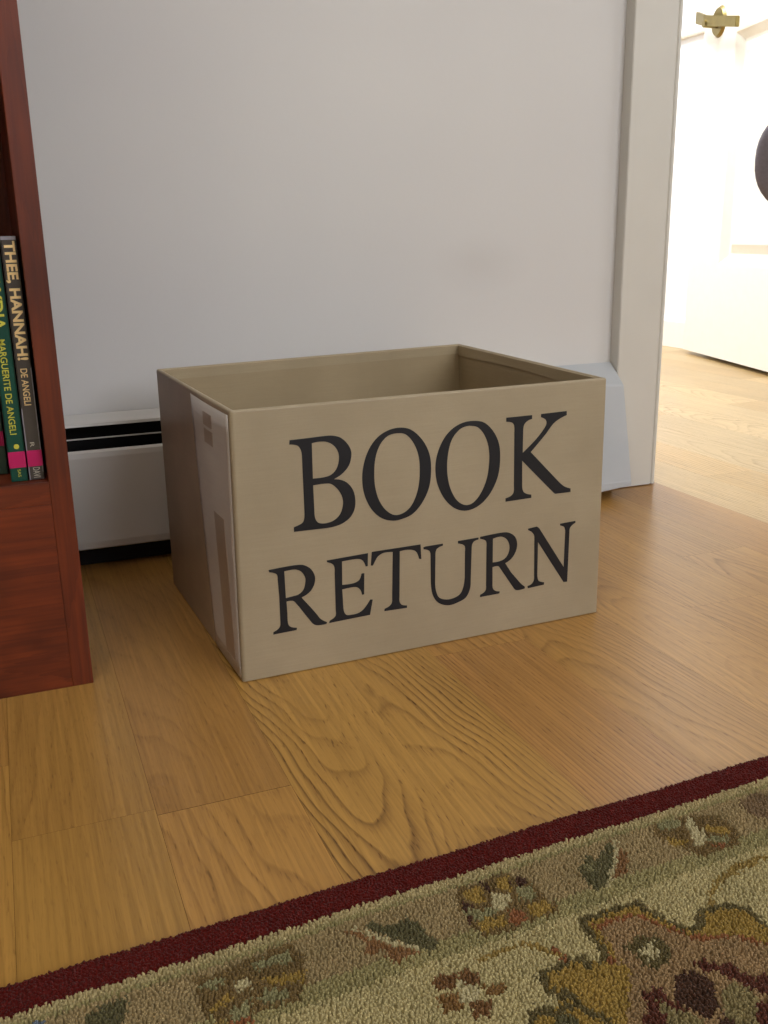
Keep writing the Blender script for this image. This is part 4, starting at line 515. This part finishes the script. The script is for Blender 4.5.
for key in ('B', 'O', 'O2', 'K', 'R', 'E', 'T', 'U', 'R2', 'N'):
    cu = bpy.data.curves.new('letter', 'CURVE'); cu.dimensions = '2D'; cu.fill_mode = 'BOTH'; cu.extrude = .00012
    for cont in LET[key]:
        s_ = cu.splines.new('POLY'); s_.points.add(len(cont)-1); s_.use_cyclic_u = True
        for pt, (a, b_) in zip(s_.points, cont): pt.co = (a/1000, b_/1000, 0, 1)
    tmp = bpy.data.objects.new('tmp', cu); COL.objects.link(tmp); bpy.context.view_layer.update()
    me_ = bpy.data.meshes.new_from_object(tmp.evaluated_get(bpy.context.evaluated_depsgraph_get())); bpy.data.objects.remove(tmp)
    M = Matrix((FC['X'], FC['Z'], FC['N'])).transposed().to_4x4(); M.translation = O_ + FC['N'] * .00022
    me_.transform(M); me_.materials.clear(); link('letter', me_, INK, rt)['label'] = 'black letter ' + key[0]

# ------------------------------------------------------------------ rug
RUGP = [('p','gold',[[309.1,88.4],[345.9,88.0],[353.0,108.1],[365.0,121.2],[375.8,111.4],[396.4,113.4],[402.2,126.5],[402.4,134.1],[408.6,153.9],[338.6,219.2],[236.3,171.1],[277.2,110.9],[286.8,112.1],[298.3,122.0],[306.2,107.6]]),('p','pink',[[313.3,92.9],[340.7,94.6],[349.3,112.5],[360.5,126.3],[378.3,132.4],[390.9,145.5],[403.7,158.5],[338.6,219.2],[259.1,181.9],[287.4,140.1],[304.2,127.0],[311.7,112.5]]),('l','rust',[[312.6,93.8],[325.8,93.9],[339.9,95.5],[343.9,105.0],[349.3,112.5],[359.7,127.2],[378.0,132.7],[390.1,146.3]],3),('l','rust',[[306.4,112.3],[304.1,122.5],[294.3,130.9],[287.6,144.3]],3),('l','dkol',[[308.4,86.8],[327.7,86.3],[346.3,87.4]],4),('l','dkol',[[346.3,87.4],[348.4,99.5],[352.7,108.4],[356.2,115.8],[363.4,120.9]],3.5),('l','dkol',[[308.1,87.2],[307.3,98.6],[306.0,109.8],[298.9,121.2],[292.7,113.8],[285.1,109.5],[278.0,109.7]],4),('l','dkol',[[364.0,121.2],[375.2,109.8],[396.9,112.8],[402.5,124.1],[400.1,131.0],[401.5,134.9]],4),('p','dkol',[[317.0,113.9],[329.9,110.6],[340.1,116.6],[339.1,130.1],[325.5,135.3],[317.3,131.0],[319.1,121.8]]),('p','cream',[[319.7,116.8],[326.2,119.9],[336.2,116.7],[330.9,122.1],[334.0,128.9],[327.8,127.0],[322.1,130.6],[323.5,125.0]]),('p','mar',[[344.8,140.7],[351.3,138.7],[352.0,144.2],[355.2,146.8],[362.0,146.7],[361.5,154.2],[363.1,160.3],[372.5,163.7],[376.3,169.7],[366.3,179.4],[361.2,175.0],[357.5,166.1],[353.3,158.9],[350.8,149.5],[343.9,146.9]]),('p','mar',[[307.2,140.2],[307.4,147.6],[311.8,145.5],[318.1,146.4],[314.4,150.8],[316.4,157.8],[318.3,163.7],[312.8,164.0],[307.7,157.7],[301.1,173.7],[286.8,166.9],[301.5,154.8]]),('p','dmar',[[328.3,142.8],[340.0,145.1],[343.7,153.3],[336.9,167.6],[324.5,174.4],[319.5,164.3],[318.8,155.0]]),('p','sage2',[[344.1,160.8],[354.4,161.5],[356.4,172.8],[333.3,199.6],[315.7,191.4],[333.7,173.9]]),('p','sage2',[[308.7,149.2],[313.3,161.4],[321.2,170.3],[312.2,189.7],[298.1,183.1],[306.6,161.1]]),('p','dmar',[[330.0,176.0],[337.3,177.6],[321.6,194.1],[314.5,190.8]]),('p','mar',[[355.1,174.1],[361.2,179.0],[337.9,201.8],[332.7,199.4]]),('p','gold',[[264.2,114.0],[280.4,111.6],[289.1,112.3],[300.7,121.2],[269.9,162.3],[236.8,146.7],[248.0,133.1],[263.7,136.0],[264.3,123.8]]),('p','gold',[[289.1,112.3],[311.8,126.5],[279.1,166.7],[236.8,146.7],[260.6,133.0]]),('l','dkol',[[263.6,112.9],[273.0,110.7],[279.4,111.2],[283.7,108.9],[291.0,109.7],[292.6,117.4]],4),('l','dkol',[[263.6,112.9],[263.1,121.6],[265.8,129.2],[266.3,134.9],[255.8,138.3],[249.5,130.8],[241.5,137.5]],4),('l','dkol',[[270.2,126.6],[270.8,133.2],[271.6,142.8],[277.6,148.6],[275.8,159.5]],4),('p','dkgr',[[259.4,137.0],[264.3,142.3],[263.8,153.8],[251.5,153.7],[251.1,143.5]]),('l','gold2',[[241.0,88.1],[255.5,88.0],[268.5,86.6],[274.2,92.6],[278.3,96.7],[282.9,104.1]],3),('l','rust',[[281.4,98.2],[284.9,105.1],[280.2,108.1]],2),('p','body',[[257.5,30.0],[274.6,31.7],[286.7,28.6],[293.0,30.5],[292.8,38.2],[300.1,36.2],[302.8,48.4],[301.5,59.5],[304.1,73.0],[294.5,74.4],[281.9,74.2],[268.5,75.5],[251.0,72.8],[248.5,64.1],[250.4,53.3],[251.4,43.8]]),('p','gold',[[258.9,33.9],[271.0,35.4],[269.4,48.3],[261.3,47.5],[258.0,40.8]]),('p','dmar',[[273.0,32.0],[278.5,32.5],[277.9,39.8],[273.2,41.7]]),('p','gold',[[283.6,32.7],[292.6,33.7],[286.1,47.9],[280.8,41.1]]),('p','dmar',[[291.8,39.9],[299.5,37.0],[299.8,43.7],[291.0,46.0]]),('p','sage',[[289.9,46.5],[299.3,46.8],[298.6,56.0],[291.1,59.7],[287.0,54.6]]),('p','gold',[[286.4,62.5],[299.4,62.6],[301.9,71.9],[286.4,71.5]]),('p','rust',[[276.0,58.6],[284.5,65.6],[279.7,73.2],[271.2,71.1]]),('p','cream',[[275.9,42.0],[282.3,48.2],[282.7,54.6],[272.4,59.9],[269.2,52.3]]),('p','sage',[[257.9,51.0],[272.1,55.7],[269.3,60.4],[255.9,61.8],[250.5,49.4]]),('p','gold',[[255.7,59.8],[270.6,62.9],[268.2,71.5],[252.7,69.8]]),('p','dmar',[[252.3,42.2],[259.7,47.8],[252.7,50.4]]),('p','dmar',[[250.4,53.3],[254.7,55.4],[249.4,62.6]]),('p','brown',[[211.2,88.9],[223.7,91.5],[219.0,102.4],[208.9,96.0]]),('p','brown',[[227.1,89.8],[234.7,96.7],[231.3,105.0],[223.8,98.2]]),('p','brown2',[[233.3,105.9],[244.7,108.1],[240.7,115.8],[230.7,112.6]]),('p','brown2',[[209.8,101.2],[219.3,104.1],[216.8,115.4],[206.9,113.7],[205.4,108.5]]),('p','brown',[[220.8,112.6],[231.9,114.8],[225.6,125.5],[218.0,122.0]]),('p','cream',[[221.8,97.2],[230.3,104.5],[225.2,114.7],[216.6,111.4]]),('p','dkgr',[[192.8,36.6],[201.8,34.1],[202.2,42.0],[208.3,43.0],[218.5,41.1],[223.1,48.1],[223.9,59.9],[228.2,69.3],[218.7,70.1],[213.9,64.3],[207.2,56.6],[200.5,48.7]]),('p','rust2',[[180.4,35.4],[189.0,39.5],[197.8,54.8],[204.8,61.7],[213.8,69.6],[207.9,71.2],[195.0,69.4],[195.8,59.2],[187.2,58.7],[184.7,55.8],[189.3,50.8],[184.5,41.1]]),('l','cream',[[187.8,36.1],[196.7,48.4],[203.5,56.2],[213.2,65.7]],3),('p','body',[[93.9,34.7],[113.0,35.7],[118.1,35.4],[126.3,32.9],[151.2,31.4],[154.2,41.4],[150.8,61.6],[141.9,72.8],[119.8,70.6],[103.5,70.9],[94.0,63.2],[94.5,47.0]]),('p','sage',[[126.4,36.6],[148.1,36.6],[148.1,44.1],[125.9,42.7]]),('p','gold',[[128.0,50.0],[150.8,54.5],[148.1,62.1],[131.6,56.1]]),('p','sage',[[124.9,58.0],[139.1,63.1],[139.2,69.9],[123.2,67.3]]),('p','sage',[[95.8,39.1],[111.9,39.7],[110.3,45.9],[96.3,44.5]]),('p','gold',[[97.5,58.4],[111.1,51.5],[109.5,57.5],[98.8,62.3]]),('p','sage',[[106.4,64.3],[119.3,60.5],[114.5,72.9],[105.5,71.8]]),('p','cream',[[115.4,44.9],[122.3,46.4],[121.1,54.5],[115.4,53.5]]),('p','gold2',[[97.4,68.0],[103.9,69.5],[100.6,77.3],[95.9,73.5]]),('p','rust',[[103.1,72.3],[116.9,72.5],[116.7,77.1],[105.0,77.8]]),('p','dkgr',[[39.5,34.3],[62.1,33.4],[55.4,49.3],[47.8,56.6],[37.6,48.3]]),('p','blue',[[15.3,28.6],[19.4,30.5],[19.1,34.1],[15.0,32.1]]),('p','dkgr',[[334.2,46.9],[346.8,38.8],[348.7,45.8],[366.3,33.4],[369.5,34.9],[353.5,56.1],[341.9,66.1],[331.9,68.7],[332.0,57.5]]),('p','rust2',[[369.1,41.1],[370.8,48.2],[359.4,62.9],[347.0,64.7],[355.0,56.9]]),('l','cream',[[372.0,35.1],[354.3,56.5],[340.7,67.4]],2.5),('p','sage',[[339.3,47.3],[344.5,45.8],[341.8,52.5],[338.2,52.7]]),('p','body',[[406.2,29.9],[430.5,31.1],[435.8,31.5],[453.9,40.2],[453.9,57.1],[441.8,71.3],[428.5,70.7],[414.2,71.4],[408.3,62.9],[407.3,54.7],[399.7,41.2]]),('p','sage',[[411.6,28.4],[427.2,31.6],[419.5,40.5],[406.5,36.3]]),('p','gold',[[404.6,43.5],[414.8,52.4],[410.9,58.4],[402.1,51.3]]),('p','gold',[[436.9,44.7],[450.4,53.3],[446.0,59.4],[432.0,51.7]]),('p','cream',[[433.5,32.5],[437.5,34.5],[431.1,44.1],[434.3,47.6],[425.1,59.4],[415.7,60.7],[421.4,49.6],[426.0,39.5]]),('p','sage',[[430.1,53.8],[442.4,61.7],[437.0,66.0],[426.1,59.8]]),('p','rust',[[425.8,61.7],[435.4,66.3],[429.7,69.4]]),('p','purp',[[475.0,35.0],[493.4,30.2],[500.9,36.2],[506.3,43.4],[485.2,63.8],[478.5,58.5],[474.0,49.9]]),('l','gold2',[[402.1,92.7],[415.8,88.7],[428.1,85.5],[441.5,85.8],[449.0,87.8],[456.1,93.4]],3.2),('l','gold2',[[384.7,107.8],[391.8,100.5],[400.6,95.9],[415.5,90.9],[437.7,88.3]],3.2)]
RF = {'o': [-0.2225, -0.7818, 0.012], 'u': [0.99899, 0.04503, 0.0], 'v': [0.04503, -0.99899, 0.0]}
ro, ru, rv = Vector(RF['o']), Vector(RF['u']), Vector(RF['v'])
RC = dict(red=sr(128, 40, 36), edge=sr(184, 172, 134), field=sr(158, 141, 108), green=sr(154, 148, 108), light=sr(186, 176, 136), gold=sr(156, 130, 64), gold2=sr(150, 128, 72),
    pink=sr(150, 124, 94), rust=sr(138, 84, 54), rust2=sr(130, 92, 60), dkol=sr(88, 80, 50), dkgr=sr(84, 84, 60), cream=sr(192, 184, 152), mar=sr(78, 12, 20), dmar=sr(52, 10, 18), sage=sr(138, 138, 106),
    sage2=sr(132, 122, 88), body=sr(112, 92, 58), brown=sr(112, 76, 46), brown2=sr(126, 92, 52), purp=sr(122, 100, 80), blue=sr(90, 110, 140))
RC = {k_: tuple((x*.88 + y*.12)*q for x, y, q in zip(c_, RC['field'], (.90, .87, .75))) for k_, c_ in RC.items()}
RC['red'] = tuple(x*q for x, q in zip(sr(128, 38, 34), (.72, .68, .6)))
RC['red'] = tuple(x*q for x, q in zip(RC['red'], (.60, .42, .34)))
def inpoly(P, poly):
    x, y = P[:, 0], P[:, 1]; r = np.zeros(len(P), bool); n = len(poly)
    for i in range(n):
        x1, y1 = poly[i-1]; x2, y2 = poly[i]
        c_ = ((y1 > y) != (y2 > y)); r ^= c_ & (x < (x2-x1)*(y-y1)/((y2-y1) if y2 != y1 else 1e-9)+x1)
    return r
def nearline(P, pts, w_):
    r = np.zeros(len(P), bool)
    for a, b_ in zip(pts, pts[1:]):
        a = np.array(a); d = np.array(b_)-a; t = np.clip(((P-a)@d)/(d@d), 0, 1); r |= np.hypot(*(P-a-t[:, None]*d).T) < w_/2
    return r
def rug_color(P):
    """P: N x 2, millimetres along and in from the rug's far edge"""
    P = P.copy(); per = 545.
    Q = P.copy(); Q[:, 0] = (P[:, 0]+10) % per - 10; Q[:, 1] = np.where(P[:, 1] > 300, 300, P[:, 1])
    Q = np.round(Q/1.7)*1.7                                 # knots
    C = np.zeros((len(P), 3)); C[:] = RC['field']; v = Q[:, 1]
    C[v > 66] = RC['green']; C[v > 79] = RC['light']; C[v < 30] = RC['green']; C[v < 27] = RC['edge']
    for e in RUGP:
        msk = inpoly(Q, e[2]) if e[0] == 'p' else nearline(Q, e[2], e[3])
        msk &= (v > 23); C[msk] = RC[e[1]]
    C[v < 19.6] = RC['red']
    return C
rug = empty('rug', tuple(ro + ru*.5 + rv*.5 - Vector((0, 0, .012))), 0); tag(rug, 'beige wool rug with a dark red edge and floral border on the oak floor', 'rug')
U0, U1, V1 = -.75, 1.25, 1.3
def mat_vcol(name, rough=.95):
    t = NT(name); a = t.n('ShaderNodeAttribute'); a.attribute_name = 'yarn'; c = t.coord(); nz = t.noise(c, 700, 3, .7); n2 = t.noise(c, 60, 3)
    col = t.mix(1.0, a.outputs[0], t.ramp(nz, [(.25, (.82, .81, .8)), (.75, (1.12, 1.12, 1.1))]), 'MULTIPLY')
    col = t.mix(1.0, col, t.ramp(n2, [(.3, (.9, .9, .88)), (.7, (1.08, 1.06, 1.05))]), 'MULTIPLY'); t.b.inputs['Sheen Weight'].default_value = .05
    return t.done(col, rough, .15)
def grid(u0, u1, v0, v1, st_, zf, name, mat, parent):
    us_ = np.arange(u0, u1+1e-9, st_); vs_ = np.arange(v0, v1+1e-9, st_); U, V = np.meshgrid(us_, vs_); P = np.stack([U.ravel(), V.ravel()], 1)
    z = zf(P); co = np.array(ro)[None, :]*[1, 1, 0] + P[:, :1]*np.array(ru) + P[:, 1:]*np.array(rv) + z[:, None]*[0, 0, 1]
    nu, nv = len(us_), len(vs_); i = (np.arange(nv-1)[:, None]*nu + np.arange(nu-1)).ravel()
    me_ = bpy.data.meshes.new(name); me_.from_pydata(co.tolist(), [], np.stack([i, i+nu, i+nu+1, i+1], 1).tolist())
    at = me_.attributes.new('yarn', 'FLOAT_COLOR', 'POINT'); C = rug_color(P*1000); at.data.foreach_set('color', np.concatenate([C, np.ones((len(C), 1))], 1).astype(np.float32).ravel())
    return link(name, me_, mat, parent, True)
YARN = mat_vcol('wool_pile')
def zbase(P):
    v = P[:, 1]; e = np.clip((v+.0095)/.009, 0, 1); return .0015 + .0068*np.sqrt(1-(1-e)**2) + .0004*np.sin(P[:, 0]*40)
# hidden foundation under the pile, closed slab
c4 = [ro + ru*a + rv*b_ for a, b_ in ((U0, -.0085), (U1, -.0085), (U1, V1), (U0, V1))]
bm = bmesh.new(); q0 = [bm.verts.new((p.x, p.y, .0006)) for p in c4]; q1 = [bm.verts.new((p.x, p.y, .002)) for p in c4]; bm.faces.new(q0); bm.faces.new(q1)
for i in range(4): bm.faces.new((q0[i], q0[(i+1) % 4], q1[(i+1) % 4], q1[i]))
link('backing', fin(bm, 'backing'), plain('rug_backing', sr(120, 100, 70), .9), rug)
grid(U0, U1, -.0095, V1, .0025, lambda P: zbase(P), 'rug_base', YARN, rug)
# tufts of the cut pile, as one part nobody could count
def tufts(u0, u1, v0, v1, st_, name):
    us_ = np.arange(u0, u1, st_); vs_ = np.arange(v0, v1, st_); U, V = np.meshgrid(us_, vs_); P = np.stack([U.ravel(), V.ravel()], 1)
    P += rng.uniform(-.45, .45, P.shape)*st_; P[:, 1] = np.maximum(P[:, 1], -.0088); N = len(P); C = rug_color(P*1000 + rng.normal(0, .5, P.shape))
    C *= rng.uniform(.92, 1.08, (N, 1)); base = zbase(P) - .0006
    red = (P[:, 1] < .0196); hgt = np.where(red, rng.uniform(.0010, .0018, N), rng.uniform(.0031, .0039, N)); edge = np.clip((P[:, 1]+.0095)/.004, .3, 1); hgt *= edge
    lean = rng.normal(0, .0006, (N, 2)); lean[:, 1] -= .0006
    A3 = np.array([[math.cos(t), math.sin(t)] for t in (0, 2.094, 4.189)])
    ph = rng.uniform(0, 2.1, N); r = st_*.78
    vs3 = []
    for k in range(3):
        a = ph + 2.094*k; vs3.append(np.stack([P[:, 0]+r*np.cos(a), P[:, 1]+r*np.sin(a), base], 1))
    for k in range(3):
        a = ph + 2.094*k; vs3.append(np.stack([P[:, 0]+lean[:, 0]+r*.7*np.cos(a), P[:, 1]+lean[:, 1]+r*.7*np.sin(a), base+hgt*rng.uniform(.85, 1.05, N)], 1))
    W = np.stack(vs3, 1).reshape(-1, 3)
    co = np.array([ro.x, ro.y, 0])[None, :] + W[:, :1]*np.array(ru) + W[:, 1:2]*np.array(rv) + W[:, 2:]*[0, 0, 1]
    b0 = (np.arange(N)*6)[:, None]
    tri = [b0 + np.array([[0, 1, 4, 3]]), b0 + np.array([[1, 2, 5, 4]]), b0 + np.array([[2, 0, 3, 5]]), b0 + np.array([[3, 4, 5, 5]])]
    quads = np.concatenate(tri[:3], 0); tris = b0 + np.array([[3, 4, 5]])
    me_ = bpy.data.meshes.new(name); me_.vertices.add(len(co)); me_.vertices.foreach_set('co', co.astype(np.float32).ravel())
    loops = np.concatenate([quads.ravel(), tris.ravel()]); me_.loops.add(len(loops)); me_.loops.foreach_set('vertex_index', loops.astype(np.int32))
    starts = np.concatenate([np.arange(len(quads))*4, len(quads)*4 + np.arange(len(tris))*3]); me_.polygons.add(len(starts)); me_.polygons.foreach_set('loop_start', starts.astype(np.int32))
    me_.update(calc_edges=True); me_.validate()
    at = me_.attributes.new('yarn', 'FLOAT_COLOR', 'POINT'); at.data.foreach_set('color', np.repeat(np.concatenate([C, np.ones((N, 1))], 1), 6, 0).astype(np.float32).ravel())
    o = link(name, me_, YARN, rug, True); o['kind'] = 'stuff'; return o
tufts(-.20, .78, -.0088, .30, .00165, 'pile')

# ------------------------------------------------------------------ small office chair in the far room, its back just in view
ch = empty('office_chair', (1.60, .37, 0)); tag(ch, 'dark grey rounded chair back cut off by the right edge, before the white door', 'chair')
GREYF = plain('dark_grey_upholstery', sr(98, 92, 98), .75, .3, var=.08, scale=200); DKPL = plain('dark_plastic', sr(40, 40, 44), .45, .4)
def pad(name, c, ax, ay, az, mat, yaw, n=2.6):
    bm = bmesh.new(); bmesh.ops.create_uvsphere(bm, u_segments=48, v_segments=24, radius=1)
    for v in bm.verts:
        x, y, z = v.co; s_ = lambda q, e: math.copysign(abs(q)**e, q); v.co = (s_(x, .92)*ax, s_(y, .9)*ay, s_(z, .85)*az)
    bmesh.ops.rotate(bm, verts=bm.verts, matrix=Matrix.Rotation(yaw, 3, 'Z')); bmesh.ops.translate(bm, verts=bm.verts, vec=c)
    return link(name, fin(bm, name), mat, ch, True)
yw = math.radians(-21)
pad('backrest', (1.478, .405, .528), .150, .026, .118, GREYF, yw)
pad('seat', (1.60, .33, .385), .12, .12, .026, GREYF, yw)
tube('back_support', [(1.478, .385, .50), (1.50, .375, .42), (1.54, .36, .365), (1.60, .35, .358)], .010, DKPL, ch)
tube('gas_column', [(1.60, .35, .365), (1.60, .35, .20), (1.60, .35, .19), (1.60, .35, .07)], [.014, .014, .022, .022], DKPL, ch)
for k in range(5):
    a = 2*math.pi*k/5+.9; p = Vector((1.60+.13*math.cos(a), .35+.13*math.sin(a), .052))
    tube('base_leg', [(1.60, .35, .085), tuple(p)], [.016, .009], DKPL, ch)
    bm = bmesh.new(); bmesh.ops.create_cone(bm, cap_ends=True, segments=20, radius1=.021, radius2=.021, depth=.018); bmesh.ops.rotate(bm, verts=bm.verts, matrix=Matrix.Rotation(math.pi/2, 3, 'X'))
    bmesh.ops.translate(bm, verts=bm.verts, vec=(p.x, p.y, .0212)); link('caster', fin(bm, 'caster'), DKPL, ch)
# unseen ceiling lamp, added to light the front room from above
lm = box('added_ceiling_lamp', (-.73, -1.33, 2.345), (-.17, -.77, 2.40), plain('lamp_shade_white', sr(240, 238, 230), .5), None, .01)
tag(lm, 'white square ceiling lamp added unseen above the rug', 'lamp')
